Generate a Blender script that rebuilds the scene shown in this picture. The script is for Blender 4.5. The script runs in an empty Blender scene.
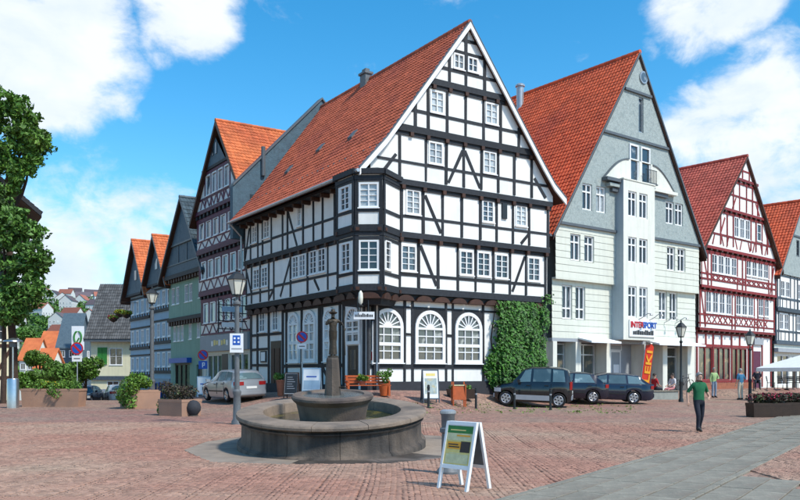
import bpy, math, random
import numpy as np
from mathutils import Matrix, Vector
random.seed(7)
scene = bpy.context.scene
col = scene.collection
R = math.radians
# ------------------------------------------------------------------ camera
EYE = 1.7
cam_data = bpy.data.cameras.new('camera'); cam = bpy.data.objects.new('camera', cam_data)
col.objects.link(cam); scene.camera = cam
cam.location = (0, 0, EYE); cam.rotation_euler = (R(90), 0, 0)
cam_data.sensor_width = 36; cam_data.lens = 36.9; cam_data.shift_y = 0.155
cam_data.clip_end = 6000
# ------------------------------------------------------------------ sky
SUN_EL, SUN_AZ = R(50), R(128)          # azimuth clockwise from +Y (camera forward)
world = bpy.data.worlds.new('World'); scene.world = world; world.use_nodes = True
wn, wl = world.node_tree.nodes, world.node_tree.links
wn.clear()
def wnode(t, **kw):
    n = wn.new(t)
    for k, v in kw.items(): setattr(n, k, v)
    return n
w_out = wnode('ShaderNodeOutputWorld')
sky = wnode('ShaderNodeTexSky', sky_type='NISHITA', sun_disc=False)
sky.sun_elevation = SUN_EL; sky.sun_rotation = SUN_AZ
sky.air_density = 1.0; sky.dust_density = 0.4; sky.ozone_density = 3.0
hs = wnode('ShaderNodeHueSaturation'); hs.inputs['Saturation'].default_value = 1.38; hs.inputs['Hue'].default_value = 0.488
wl.new(sky.outputs[0], hs.inputs['Color'])
bg = wnode('ShaderNodeBackground'); bg.inputs['Strength'].default_value = 0.138
wl.new(hs.outputs[0], bg.inputs['Color'])
tc = wnode('ShaderNodeTexCoord')
DIR = tc.outputs['Generated']
def wmath(op, a, b=None, clamp=False):
    n = wnode('ShaderNodeMath', operation=op, use_clamp=clamp)
    for i, x in enumerate((a, b)):
        if x is None: continue
        if isinstance(x, (int, float)): n.inputs[i].default_value = x
        else: wl.new(x, n.inputs[i])
    return n.outputs[0]
def wnoise(scale, detail, rough, stretch=(1, 1, 1), off=(0, 0, 0), dist=0.0):
    mp = wnode('ShaderNodeMapping'); mp.inputs['Scale'].default_value = stretch; mp.inputs['Location'].default_value = off
    wl.new(DIR, mp.inputs['Vector'])
    n = wnode('ShaderNodeTexNoise'); n.inputs['Scale'].default_value = scale; n.inputs['Detail'].default_value = detail
    n.inputs['Roughness'].default_value = rough; n.inputs['Distortion'].default_value = dist
    wl.new(mp.outputs[0], n.inputs['Vector'])
    return n.outputs[0]
def pdir(u, v):
    d = Vector(((u - 400) / 820, 1, (374 - v) / 820)); d.normalize(); return d
fb = wnoise(5.0, 8, 0.60, (1, 1, 1.7), (0.3, 0.1, 0.7), 0.25)
fine = wnoise(17.0, 6, 0.62, (1, 1, 1.4), (2.3, 0.6, 0.1), 0.4)
dens = wmath('ADD', wmath('MULTIPLY', wmath('SUBTRACT', fb, 0.5), 1.25), wmath('MULTIPLY', wmath('SUBTRACT', fine, 0.5), 0.62))
blob_sum = None
# centres and sizes of the cumulus masses (heading and height in the sky)
for (u, v, r, w) in [(25, 35, 88, .66), (85, 85, 58, .52), (190, 8, 48, .50), (25, 255, 80, .60), (150, 225, 60, .52), (75, 205, 48, .48), (115, 190, 40, .40),
                     (108, 152, 30, .42), (160, 45, 24, .3), (170, 147, 16, .25), (770, 110, 70, .66), (705, 128, 48, .50), (715, -6, 58, .58), (655, 45, 14, .25), (785, 175, 60, .50), (560, 55, 30, .24),
                     (365, 82, 26, .28), (410, 25, 22, .2), (1100, 60, 150, .55), (1400, -250, 260, .55), (-350, 120, 210, .55), (-700, -300, 280, .55), (400, -420, 280, .5)]:
    c = pdir(u, v)
    vm = wnode('ShaderNodeVectorMath', operation='DOT_PRODUCT'); vm.inputs[1].default_value = c
    wl.new(DIR, vm.inputs[0])
    mr = wnode('ShaderNodeMapRange', interpolation_type='SMOOTHSTEP')
    mr.inputs['From Min'].default_value = math.cos(r / 820 * 1.35); mr.inputs['From Max'].default_value = math.cos(r / 820 * 0.25)
    mr.inputs['To Min'].default_value = 0; mr.inputs['To Max'].default_value = w
    wl.new(vm.outputs['Value'], mr.inputs['Value'])
    blob_sum = mr.outputs[0] if blob_sum is None else wmath('MAXIMUM', blob_sum, mr.outputs[0])
tot = wmath('ADD', dens, blob_sum)
cl = wnode('ShaderNodeMapRange', interpolation_type='SMOOTHSTEP')
cl.inputs['From Min'].default_value = 0.24; cl.inputs['From Max'].default_value = 0.60
cl.inputs['To Min'].default_value = 0.0; cl.inputs['To Max'].default_value = 0.96
wl.new(tot, cl.inputs['Value'])
shade = wnoise(7.0, 6, 0.55, (1, 1, 1.8), (5.1, 3.3, 0.4), 0.3)
ramp = wnode('ShaderNodeValToRGB')
ramp.color_ramp.elements[0].position = 0.33; ramp.color_ramp.elements[0].color = (0.47, 0.55, 0.65, 1)
ramp.color_ramp.elements[1].position = 0.60; ramp.color_ramp.elements[1].color = (0.64, 0.67, 0.70, 1)
wl.new(shade, ramp.inputs['Fac'])
bgc = wnode('ShaderNodeBackground'); bgc.inputs['Strength'].default_value = 1.0
wl.new(ramp.outputs[0], bgc.inputs['Color'])
mixs = wnode('ShaderNodeMixShader')
wl.new(cl.outputs[0], mixs.inputs[0]); wl.new(bg.outputs[0], mixs.inputs[1]); wl.new(bgc.outputs[0], mixs.inputs[2])
wl.new(mixs.outputs[0], w_out.inputs[0])
# ------------------------------------------------------------------ sun, exposure
sd = bpy.data.lights.new('sun', 'SUN'); sun = bpy.data.objects.new('sun', sd); col.objects.link(sun)
sd.energy = 2.7; sd.angle = R(6); sd.color = (1.0, 0.95, 0.87)
sdir = Vector((math.sin(SUN_AZ) * math.cos(SUN_EL), math.cos(SUN_AZ) * math.cos(SUN_EL), math.sin(SUN_EL)))
sun.rotation_euler = sdir.to_track_quat('Z', 'Y').to_euler(); sun.location = (30, -30, 50)
vs = scene.view_settings; vs.view_transform = 'Standard'; vs.look = 'None'; vs.gamma = 1; vs.use_curve_mapping = False
vs.exposure = 0.68

# ------------------------------------------------------------------ materials
def mat(name, c, rough=0.7, var=0.18, scale=3.0, bump=0.0, bscale=40.0, metal=0.0, island=0.0, objrand=0.0, streak=0.0, spec=0.4, coat=0.0, c2=None, c2scale=0.6, c2lo=.5, c2hi=.7, trans=0.0):
    m = bpy.data.materials.get(name)
    if m: return m
    m = bpy.data.materials.new(name); m.use_nodes = True
    nt = m.node_tree; n = nt.nodes; l = nt.links
    b = n['Principled BSDF']
    b.inputs['Roughness'].default_value = rough; b.inputs['Metallic'].default_value = metal
    b.inputs['Specular IOR Level'].default_value = spec
    if coat: b.inputs['Coat Weight'].default_value = coat; b.inputs['Coat Roughness'].default_value = 0.05
    if trans: 
        b.inputs['Transmission Weight'].default_value = 0
        b.inputs['Subsurface Weight'].default_value = 0
    tcn = n.new('ShaderNodeTexCoord'); co = tcn.outputs['Object']
    nz = n.new('ShaderNodeTexNoise'); nz.inputs['Scale'].default_value = scale; nz.inputs['Detail'].default_value = 6; nz.inputs['Roughness'].default_value = 0.65
    l.new(co, nz.inputs['Vector'])
    def mth(op, a, b_=None):
        k = n.new('ShaderNodeMath'); k.operation = op
        for i, x in enumerate((a, b_)):
            if x is None: continue
            if isinstance(x, (int, float)): k.inputs[i].default_value = x
            else: l.new(x, k.inputs[i])
        return k.outputs[0]
    f = mth('ADD', mth('MULTIPLY', mth('SUBTRACT', nz.outputs[0], 0.5), var * 4), 1.0)
    if island:
        g = n.new('ShaderNodeNewGeometry')
        f = mth('MULTIPLY', f, mth('ADD', mth('MULTIPLY', mth('SUBTRACT', g.outputs['Random Per Island'], 0.5), island * 2), 1.0))
    if objrand:
        oi = n.new('ShaderNodeObjectInfo')
        f = mth('MULTIPLY', f, mth('ADD', mth('MULTIPLY', mth('SUBTRACT', oi.outputs['Random'], 0.5), objrand * 2), 1.0))
    if streak:
        mp = n.new('ShaderNodeMapping'); mp.inputs['Scale'].default_value = (3.0, 3.0, 0.22); l.new(co, mp.inputs['Vector'])
        n2 = n.new('ShaderNodeTexNoise'); n2.inputs['Scale'].default_value = 1.6; n2.inputs['Detail'].default_value = 5; l.new(mp.outputs[0], n2.inputs['Vector'])
        f = mth('MULTIPLY', f, mth('SUBTRACT', 1.0, mth('MULTIPLY', mth('MAXIMUM', mth('SUBTRACT', n2.outputs[0], 0.48), 0.0), streak * 4)))
    base = n.new('ShaderNodeMix'); base.data_type = 'RGBA'
    base.inputs[6].default_value = (*c, 1); base.inputs[7].default_value = (*(c2 or c), 1)
    if c2:
        n3 = n.new('ShaderNodeTexNoise'); n3.inputs['Scale'].default_value = c2scale; n3.inputs['Detail'].default_value = 5; l.new(co, n3.inputs['Vector'])
        mr = n.new('ShaderNodeMapRange'); mr.inputs['From Min'].default_value = c2lo; mr.inputs['From Max'].default_value = c2hi
        l.new(n3.outputs[0], mr.inputs['Value']); l.new(mr.outputs[0], base.inputs[0])
    else: base.inputs[0].default_value = 0
    sc = n.new('ShaderNodeVectorMath'); sc.operation = 'SCALE'
    l.new(base.outputs[2], sc.inputs[0]); l.new(f, sc.inputs['Scale'])
    l.new(sc.outputs[0], b.inputs['Base Color'])
    if bump:
        nb = n.new('ShaderNodeTexNoise'); nb.inputs['Scale'].default_value = bscale; nb.inputs['Detail'].default_value = 4; l.new(co, nb.inputs['Vector'])
        bp = n.new('ShaderNodeBump'); bp.inputs['Strength'].default_value = bump; bp.inputs['Distance'].default_value = 0.02
        l.new(nb.outputs[0], bp.inputs['Height']); l.new(bp.outputs[0], b.inputs['Normal'])
    return m
M = {}
def dm(key, *a, **k): M[key] = mat(key, *a, **k)
dm('plaster', (0.82, 0.81, 0.76), .85, .05, 2.0, .25, 30, streak=.07, c2=(.74, .73, .68), c2scale=.8, c2lo=.52, c2hi=.75)
dm('timber_black', (0.016, 0.018, 0.022), .65, .5, 9, .4, 30, objrand=.35)
dm('timber_red', (0.22, 0.022, 0.022), .6, .25, 6, .3, 30, objrand=.2)
dm('timber_purple', (0.105, 0.022, 0.050), .6, .3, 6, .3, 30, objrand=.2)
dm('timber_brown', (0.055, 0.022, 0.012), .6, .35, 6, .3, 30, objrand=.25)
dm('timber_green', (0.015, 0.07, 0.05), .6, .3, 6, .3, 30, objrand=.2)
dm('timber_slate', (0.055, 0.075, 0.095), .6, .3, 6, .3, 30, objrand=.2)
dm('window_white', (0.80, 0.80, 0.78), .5, .05, 4)
dm('tile_red', (0.45, 0.105, 0.048), .75, .22, 1.3, .3, 30, island=.19, c2=(.34, .078, .045), c2scale=.35)
dm('tile_orange', (0.58, 0.155, 0.05), .75, .18, 1.3, .3, 30, island=.19, c2=(.50, .115, .04), c2scale=.5)
dm('tile_bright', (0.58, 0.105, 0.036), .7, .18, 1.3, .3, 30, island=.19, c2=(.47, .085, .036), c2scale=.4)
dm('tile_maroon', (0.43, 0.105, 0.070), .75, .2, 1.3, .3, 30, island=.19, c2=(.37, .085, .06), c2scale=.4)
dm('tile_grey', (0.088, 0.088, 0.086), .8, .22, 1.3, .3, 30, island=.3, c2=(.085,.08,.075), c2scale=.3)
dm('tile_slate', (0.050, 0.078, 0.092), .6, .22, 1.3, .3, 30, island=.35)
dm('slate_wall', (0.33, 0.38, 0.36), .75, .25, 9, .9, 16, c2=(.26, .31, .30), c2scale=3)
dm('slate_dark', (0.085, 0.125, 0.150), .65, .25, 6, .7, 18, c2=(.065, .10, .125), c2scale=2)
dm('slate_blue', (0.060, 0.115, 0.150), .65, .25, 6, .7, 18, c2=(.05, .09, .12), c2scale=2)
dm('siding', (0.66, 0.67, 0.57), .65, .05, 3, 0, streak=.10)
dm('cream', (0.72, 0.72, 0.63), .8, .05, 3, .2, 30, streak=.12)
dm('cream_yellow', (0.76, 0.71, 0.48), .8, .07, 3, .2, 30, streak=.12)
dm('green_plaster', (0.26, 0.40, 0.31), .85, .08, 1.5, .3, 20, streak=.15, c2=(.22, .35, .27), c2scale=.5)
dm('blue_paint', (0.34, 0.48, 0.58), .8, .1, 2, .2, 25, streak=.1)
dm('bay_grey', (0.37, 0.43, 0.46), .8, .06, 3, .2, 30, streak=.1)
dm('grey_board', (0.33, 0.36, 0.38), .7, .08, 3)
dm('lead', (0.10, 0.115, 0.125), .5, .15, 4)
dm('zinc', (0.42, 0.44, 0.45), .4, .15, 4, metal=.6)
dm('iron', (0.018, 0.022, 0.024), .45, .25, 6)
dm('iron_grey', (0.12, 0.13, 0.135), .5, .25, 8, .2)
dm('stone', (0.155, 0.115, 0.088), .85, .25, 3, .5, 25, c2=(.065, .05, .045), c2scale=.9, c2lo=.45, c2hi=.65)
dm('stone_dark', (0.125, 0.096, 0.074), .8, .3, 3, .6, 25, objrand=.16, streak=.5, c2=(.050, .043, .038), c2scale=1.1, c2lo=.42, c2hi=.62)
dm('stone_rim', (0.235, 0.178, 0.132), .85, .25, 4, .5, 25, objrand=.12, c2=(.13, .105, .085), c2scale=.9)
dm('bronze', (0.045, 0.034, 0.022), .5, .4, 9, .4, 20, metal=.3)
dm('sandstone', (0.36, 0.21, 0.14), .9, .12, 3, .3, 30, c2=(.28, .17, .12), c2scale=1.5)
dm('brick_plinth', (0.30, 0.11, 0.06), .85, .25, 4, .4, 20)
dm('plinth_dark', (0.03, 0.032, 0.038), .8, .2, 3, .3, 20)
dm('wood_orange', (0.42, 0.085, 0.018), .55, .25, 5, .2, 30)
dm('wood_dark', (0.04, 0.022, 0.014), .5, .3, 5, .2, 30)
dm('soil', (0.03, 0.02, 0.014), .95, .3, 20, .5)
dm('rubber', (0.012, 0.012, 0.013), .8, .2, 10)
dm('alloy', (0.55, 0.56, 0.58), .3, .1, 10, metal=.8)
dm('car_black', (0.008, 0.009, 0.011), .25, .1, 2, coat=.8)
dm('car_silver', (0.42, 0.44, 0.46), .3, .05, 2, metal=.55, coat=.6)
dm('car_navy', (0.005, 0.008, 0.020), .25, .1, 2, coat=.8)
dm('car_blue', (0.005, 0.011, 0.028), .25, .1, 2, coat=.8)
dm('car_white', (0.55, 0.57, 0.58), .3, .05, 2, coat=.6)
dm('car_trim', (0.30, 0.31, 0.33), .4, .08, 5)
dm('plastic_black', (0.015, 0.015, 0.016), .5, .1, 6)
dm('lamp_red', (0.30, 0.01, 0.01), .2, .1, 9, spec=.6)
dm('lamp_clear', (0.55, 0.56, 0.57), .12, .1, 9, spec=.8)
dm('lamp_amber', (0.55, 0.18, 0.02), .2, .1, 9)
dm('plate', (0.7, 0.7, 0.66), .5, .05, 9)
dm('lantern_glass', (0.72, 0.70, 0.58), .25, .08, 5, spec=.6)
dm('sign_white', (0.78, 0.79, 0.78), .5, .05, 5)
dm('sign_blue', (0.01, 0.09, 0.42), .45, .05, 5)
dm('sign_red', (0.50, 0.012, 0.02), .45, .05, 5)
dm('sign_black', (0.02, 0.022, 0.025), .5, .1, 5)
dm('sign_green', (0.03, 0.20, 0.03), .5, .2, 9)
dm('sign_yellow', (0.78, 0.62, 0.20), .5, .15, 9)
dm('sign_orange', (0.80, 0.36, 0.02), .5, .12, 9)
dm('sign_ochre', (0.62, 0.60, 0.34), .55, .2, 14)
dm('banner_red', (0.62, 0.035, 0.012), .65, .12, 4)
dm('board_photo', (0.35, 0.42, 0.40), .5, .35, 9, c2=(.6, .5, .25), c2scale=5)
dm('awning', (0.80, 0.81, 0.80), .8, .06, 3, .2, 20)
dm('leaf_ivy', (0.050, 0.150, 0.016), .55, .3, .6, island=.6, c2=(.028, .085, .014), c2scale=.9)
dm('leaf_tree', (0.090, 0.195, 0.026), .55, .3, .3, island=.55, c2=(.12, .20, .025), c2scale=.6)
dm('leaf_dark', (0.085, 0.19, 0.03), .55, .3, .3, island=.55, c2=(.05, .10, .018), c2scale=.35)
dm('leaf_bright', (0.11, 0.20, 0.018), .55, .3, 2, island=.5)
dm('leaf_brown', (0.06, 0.045, 0.03), .6, .3, 2, island=.6, c2=(.05, .09, .02), c2scale=4)
dm('petal_red', (0.36, 0.02, 0.06), .6, .2, 5, island=.5)
dm('petal_yellow', (0.70, 0.45, 0.03), .6, .2, 5, island=.4)
dm('bark', (0.060, 0.038, 0.026), .9, .35, 5, .8, 12)
dm('far_green', (0.045, 0.10, 0.055), .9, .35, .08, c2=(.07, .12, .06), c2scale=.03)
dm('far_white', (0.62, 0.62, 0.60), .9, .06, 1, objrand=.15)
dm('far_roof', (0.30, 0.11, 0.075), .9, .12, 1, objrand=.35)
dm('far_roof_dark', (0.10, 0.08, 0.09), .9, .12, 1, objrand=.35)
dm('skin', (0.46, 0.27, 0.19), .55, .06, 8)
dm('hair_dark', (0.03, 0.02, 0.014), .6, .2, 20)
dm('hair_grey', (0.28, 0.26, 0.24), .6, .2, 20)
dm('cloth_green', (0.010, 0.115, 0.045), .85, .12, 12, .3, 60)
dm('cloth_dark', (0.014, 0.017, 0.028), .85, .15, 12, .3, 60)
dm('cloth_lime', (0.32, 0.46, 0.20), .85, .1, 12, .3, 60)
dm('cloth_jeans', (0.20, 0.26, 0.34), .85, .1, 12, .3, 60)
dm('cloth_blue', (0.04, 0.17, 0.30), .85, .1, 12, .3, 60)
dm('cloth_beige', (0.55, 0.50, 0.40), .85, .08, 12, .3, 60)
dm('cloth_red', (0.42, 0.015, 0.02), .85, .12, 12, .3, 60)
dm('cloth_white', (0.66, 0.62, 0.62), .85, .08, 12, .3, 60)
dm('cloth_pink', (0.50, 0.20, 0.20), .85, .08, 12, .3, 60)
dm('shoe', (0.02, 0.018, 0.017), .6, .2, 12)
dm('cobble', (0.325, 0.165, 0.115), .82, .18, 1.2, .5, 40, island=.26, c2=(.35, .235, .165), c2scale=.25, c2lo=.42, c2hi=.68)
dm('slab', (0.225, 0.208, 0.165), .9, .30, 3.5, .6, 18, objrand=.12, c2=(.165, .135, .105), c2scale=1.1, c2lo=.48, c2hi=.72)
dm('slab_wet', (0.060, 0.050, 0.042), .45, .25, 2.2, .4, 20, c2=(.16,.13,.11), c2scale=.9, c2lo=.5, c2hi=.64)
dm('slab_pad', (0.27, 0.215, 0.165), .85, .2, 2.2, .4, 20, objrand=.1, c2=(.15, .125, .105), c2scale=.8)
dm('kerb_stone', (0.26, 0.27, 0.24), .85, .2, 3, .4, 20, objrand=.15)
dm('steel', (0.50, 0.51, 0.52), .28, .1, 6, metal=.9)
dm('frame_alu', (0.60, 0.62, 0.64), .35, .08, 8, metal=.5)
dm('curtain', (0.55, 0.54, 0.50), .9, .25, 6, objrand=.3)
def glass_mat(name, c, var, scale=1.3, c2=None):
    m = mat(name, c, .05, var, scale, objrand=.5, spec=.9, c2=c2, c2scale=2.0, c2lo=.55, c2hi=.62)
    M[name] = m
glass_mat('glass', (0.030, 0.040, 0.048), .35)
glass_mat('glass_pale', (0.36, 0.39, 0.39), .25, 2.0, (.58, .58, .54))
glass_mat('glass_grey', (0.065, 0.085, 0.10), .35, 2.0, (.30, .31, .30))
glass_mat('glass_shop', (0.055, 0.065, 0.06), .5, 1.1, (.17, .14, .09))
glass_mat('glass_car', (0.085, 0.135, 0.145), .2, 2.0, (.20, .27, .27))  # opaque car glass: pale cyan reflection and see-through light painted into its colour
# ground: cobbles far off, red pavers with pale and tan patches
def ground_material():
    m = bpy.data.materials.new('ground_pavers'); m.use_nodes = True
    n, l = m.node_tree.nodes, m.node_tree.links; b = n['Principled BSDF']; b.inputs['Roughness'].default_value = .85
    t = n.new('ShaderNodeTexCoord')
    def noise(s, d=5, r=.6):
        k = n.new('ShaderNodeTexNoise'); k.inputs['Scale'].default_value = s; k.inputs['Detail'].default_value = d; k.inputs['Roughness'].default_value = r
        l.new(t.outputs['Object'], k.inputs['Vector']); return k.outputs[0]
    def mix(f, a, c_, lo=0, hi=1):
        mr = n.new('ShaderNodeMapRange'); mr.inputs['From Min'].default_value = lo; mr.inputs['From Max'].default_value = hi; l.new(f, mr.inputs['Value'])
        k = n.new('ShaderNodeMix'); k.data_type = 'RGBA'; l.new(mr.outputs[0], k.inputs[0])
        for i, x in ((6, a), (7, c_)):
            if isinstance(x, tuple): k.inputs[i].default_value = (*x, 1)
            else: l.new(x, k.inputs[i])
        return k.outputs[2]
    c = mix(noise(.16), (.315, .150, .110), (.32, .21, .145), .42, .62)
    c = mix(noise(.5), c, (.29, .195, .145), .5, .75)
    vo = n.new('ShaderNodeTexVoronoi'); vo.inputs['Scale'].default_value = 7.5; l.new(t.outputs['Object'], vo.inputs['Vector'])
    sep = n.new('ShaderNodeSeparateColor'); l.new(vo.outputs['Color'], sep.inputs[0])
    k = n.new('ShaderNodeMix'); k.data_type = 'RGBA'; k.blend_type = 'MULTIPLY'; k.inputs[0].default_value = 1
    g = n.new('ShaderNodeMapRange'); g.inputs['To Min'].default_value = .68; g.inputs['To Max'].default_value = 1.32; l.new(sep.outputs[0], g.inputs['Value'])
    cb = n.new('ShaderNodeCombineColor'); [l.new(g.outputs[0], cb.inputs[i]) for i in range(3)]
    l.new(c, k.inputs[6]); l.new(cb.outputs[0], k.inputs[7])
    ve = n.new('ShaderNodeTexVoronoi'); ve.feature = 'DISTANCE_TO_EDGE'; ve.inputs['Scale'].default_value = 7.5; l.new(t.outputs['Object'], ve.inputs['Vector'])
    c3 = mix(ve.outputs['Distance'], (.10, .075, .055), k.outputs[2], 0.0, .09)
    l.new(c3, b.inputs['Base Color'])
    bp = n.new('ShaderNodeBump'); bp.inputs['Strength'].default_value = .5; bp.inputs['Distance'].default_value = .015
    l.new(ve.outputs['Distance'], bp.inputs['Height']); l.new(bp.outputs[0], b.inputs['Normal'])
    return m
M['ground'] = ground_material()
dm('joint', (0.105, 0.080, 0.058), .95, .3, 4, .5, 40, c2=(.085, .085, .045), c2scale=.5)
dm('asphalt', (0.075, 0.075, 0.078), .9, .2, 3, .4, 40)
dm('meadow', (0.06, 0.10, 0.035), .95, .3, .05)

# ------------------------------------------------------------------ mesh helpers
class MB:
    def __init__(s): s.v = []; s.f = []; s.m = []; s.cur = 0
    def quad(s, *p):
        i = len(s.v); s.v += [tuple(q) for q in p]; s.f.append(tuple(range(i, i + len(p)))); s.m.append(s.cur)
    def box(s, x0, x1, y0, y1, z0, z1, tf=None):
        P = [(x, y, z) for z in (z0, z1) for y in (y0, y1) for x in (x0, x1)]
        if tf: P = [tf(*p) for p in P]
        i = len(s.v); s.v += P
        for q in ((0, 2, 3, 1), (4, 5, 7, 6), (0, 1, 5, 4), (2, 6, 7, 3), (0, 4, 6, 2), (1, 3, 7, 5)):
            s.f.append(tuple(i + k for k in q)); s.m.append(s.cur)
    def prism(s, a, b, caps=True):      # a, b: matching point loops
        i = len(s.v); n = len(a); s.v += [tuple(p) for p in a] + [tuple(p) for p in b]
        for k in range(n):
            s.f.append((i + k, i + (k + 1) % n, i + n + (k + 1) % n, i + n + k)); s.m.append(s.cur)
        if caps:
            s.f.append(tuple(i + k for k in range(n - 1, -1, -1))); s.m.append(s.cur)
            s.f.append(tuple(i + n + k for k in range(n))); s.m.append(s.cur)
    def lathe(s, prof, n=24, c=(0, 0, 0), sy=1.0, capt=True, capb=False):
        i = len(s.v)
        for (r, z) in prof:
            for k in range(n):
                a = 2 * math.pi * k / n; s.v.append((c[0] + r * math.cos(a), c[1] + sy * r * math.sin(a), c[2] + z))
        for j in range(len(prof) - 1):
            for k in range(n):
                s.f.append((i + j * n + k, i + j * n + (k + 1) % n, i + (j + 1) * n + (k + 1) % n, i + (j + 1) * n + k)); s.m.append(s.cur)
        if capt: s.f.append(tuple(i + (len(prof) - 1) * n + k for k in range(n))); s.m.append(s.cur)
        if capb: s.f.append(tuple(i + k for k in range(n - 1, -1, -1))); s.m.append(s.cur)
    def arc(s, prof, a0, a1, n=6, sy=1.0):
        i = len(s.v); m_ = len(prof)
        for k in range(n + 1):
            a = a0 + (a1 - a0) * k / n; s.v += [(r * math.cos(a), sy * r * math.sin(a), z) for r, z in prof]
        for k in range(n):
            for j in range(m_ - 1): s.f.append((i + k * m_ + j, i + (k + 1) * m_ + j, i + (k + 1) * m_ + j + 1, i + k * m_ + j + 1)); s.m.append(s.cur)
        for k in (0, n): s.f.append(tuple(i + k * m_ + j for j in range(m_))); s.m.append(s.cur)
    def tube(s, pts, r, n=8, caps=True):
        pts = [Vector(p) for p in pts]; rs = r if isinstance(r, (list, tuple)) else [r] * len(pts)
        i = len(s.v); ref = None
        for k, p in enumerate(pts):
            d = (pts[min(k + 1, len(pts) - 1)] - pts[max(k - 1, 0)]).normalized()
            if ref is None: ref = Vector((0, 0, 1)) if abs(d.z) < .9 else Vector((1, 0, 0))
            x = d.cross(ref); x.normalize(); y = d.cross(x); ref = x.cross(d) if False else ref
            for j in range(n):
                a = 2 * math.pi * j / n; s.v.append(tuple(p + rs[k] * (math.cos(a) * x + math.sin(a) * y)))
        for k in range(len(pts) - 1):
            for j in range(n):
                s.f.append((i + k * n + j, i + k * n + (j + 1) % n, i + (k + 1) * n + (j + 1) % n, i + (k + 1) * n + j)); s.m.append(s.cur)
        if caps:
            s.f.append(tuple(i + j for j in range(n - 1, -1, -1))); s.m.append(s.cur)
            s.f.append(tuple(i + (len(pts) - 1) * n + j for j in range(n))); s.m.append(s.cur)
    def mesh(s, name, mats, smooth=False):
        me = bpy.data.meshes.new(name); me.from_pydata(s.v, [], s.f)
        for x in (mats if isinstance(mats, (list, tuple)) else [mats]): me.materials.append(M[x] if isinstance(x, str) else x)
        if any(s.m): me.polygons.foreach_set('material_index', s.m)
        if smooth:
            me.polygons.foreach_set('use_smooth', [True] * len(me.polygons)); me.update()
            me.set_sharp_from_angle(angle=R(34))
        me.update(); return me
    def build(s, name, mats, parent=None, smooth=False, loc=(0, 0, 0), rz=0.0):
        return link(name, s.mesh(name, mats, smooth), parent, loc, rz)
def link(name, me, parent=None, loc=(0, 0, 0), rz=0.0):
    o = bpy.data.objects.new(name, me); col.objects.link(o)
    if parent: o.parent = parent
    o.location = loc; o.rotation_euler = (0, 0, rz)
    return o
def tag(o, label, cat, group=None, kind=None):
    if label: o['label'] = label
    if cat: o['category'] = cat
    if group: o['group'] = group
    if kind: o['kind'] = kind
    return o
def thing(name, label, cat, loc=(0, 0, 0), rz=0.0, group=None):
    o = link(name, None, None, loc, rz); return tag(o, label, cat, group)
def struct(o): o['kind'] = 'structure'; return o
def stuff(o): o['kind'] = 'stuff'; return o
def copy_tree(o, parent=None):
    c = o.copy(); col.objects.link(c); c.parent = parent
    for ch in o.children: copy_tree(ch, c)
    return c

# ------------------------------------------------------------------ plan of the place
CX, CY = -1.22, 35.7
AG = math.atan2(.55, .835)
Gx, Gy = math.cos(AG), math.sin(AG); Lx, Ly = -Gy, Gx
def CL(x, y): return (CX + Gx * x + Lx * y, CY + Gy * x + Ly * y)     # corner house frame to plan
LINE = [(CL(0, 95), -9.0), (CL(0, 70), -5.0), (CL(0, 45), -1.8), (CL(0, 30), -.15), (CL(0, 14), .62), (CL(0, 0), 1.0), (CL(5.0, 0), .90), (CL(6.6, 0), .68), (CL(10.3, 0), .50), ((13.5, 47.1), .62), ((18.3, 50.8), .72), ((27, 59.3), .72), ((34, 66.4), .55), ((60, 92), .3)]
def gz_np(x, y):
    x = np.asarray(x, float); y = np.asarray(y, float)
    sq = 0.012 * np.clip(y - 20, 0, 30)
    lf = np.clip((-x - 7) / 6, 0, 1); lf = lf * lf * (3 - 2 * lf)
    sq = sq - lf * (np.clip(y - 44, 0, 60) * 0.06 + np.clip(y - 75, 0, 60) * .03)
    best = np.full(x.shape, 1e9); base = np.zeros(x.shape)
    for (a, ha), (b, hb) in zip(LINE[:-1], LINE[1:]):
        dx, dy = b[0] - a[0], b[1] - a[1]; L2 = dx * dx + dy * dy
        t = np.clip(((x - a[0]) * dx + (y - a[1]) * dy) / L2, 0, 1)
        d = np.hypot(x - a[0] - t * dx, y - a[1] - t * dy)
        side = dx * (y - a[1]) - dy * (x - a[0])
        d = np.where(side > 0, 0.0, d) if False else d
        mk = d < best; best = np.where(mk, d, best); base = np.where(mk, ha + (hb - ha) * t, base)
    k = np.clip((best - .4) / (5.0 - 3.0 * np.clip((x - 1.5) / 3, 0, 1)), 0, 1); k = 1 - k * k * (3 - 2 * k)
    inside = ((x - CX) * Gx + (y - CY) * Gy > 0) & ((x - CX) * Lx + (y - CY) * Ly > 0)
    k = np.where(inside, 1.0, k)
    return sq + (base - sq) * k
def gz(x, y): return float(gz_np(np.array([x]), np.array([y]))[0])
def slopez(u, v):      # where a picture ray through (u, v) meets the ground: used for placing things on the ground
    d = np.arange(8.0, 120.0, .05); x = (u - 400) / 820 * d
    hit = np.nonzero(EYE - (v - 374) / 820 * d <= gz_np(x, d))[0]
    k = hit[0] if len(hit) else len(d) - 1
    return float(x[k]), float(d[k])
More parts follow.
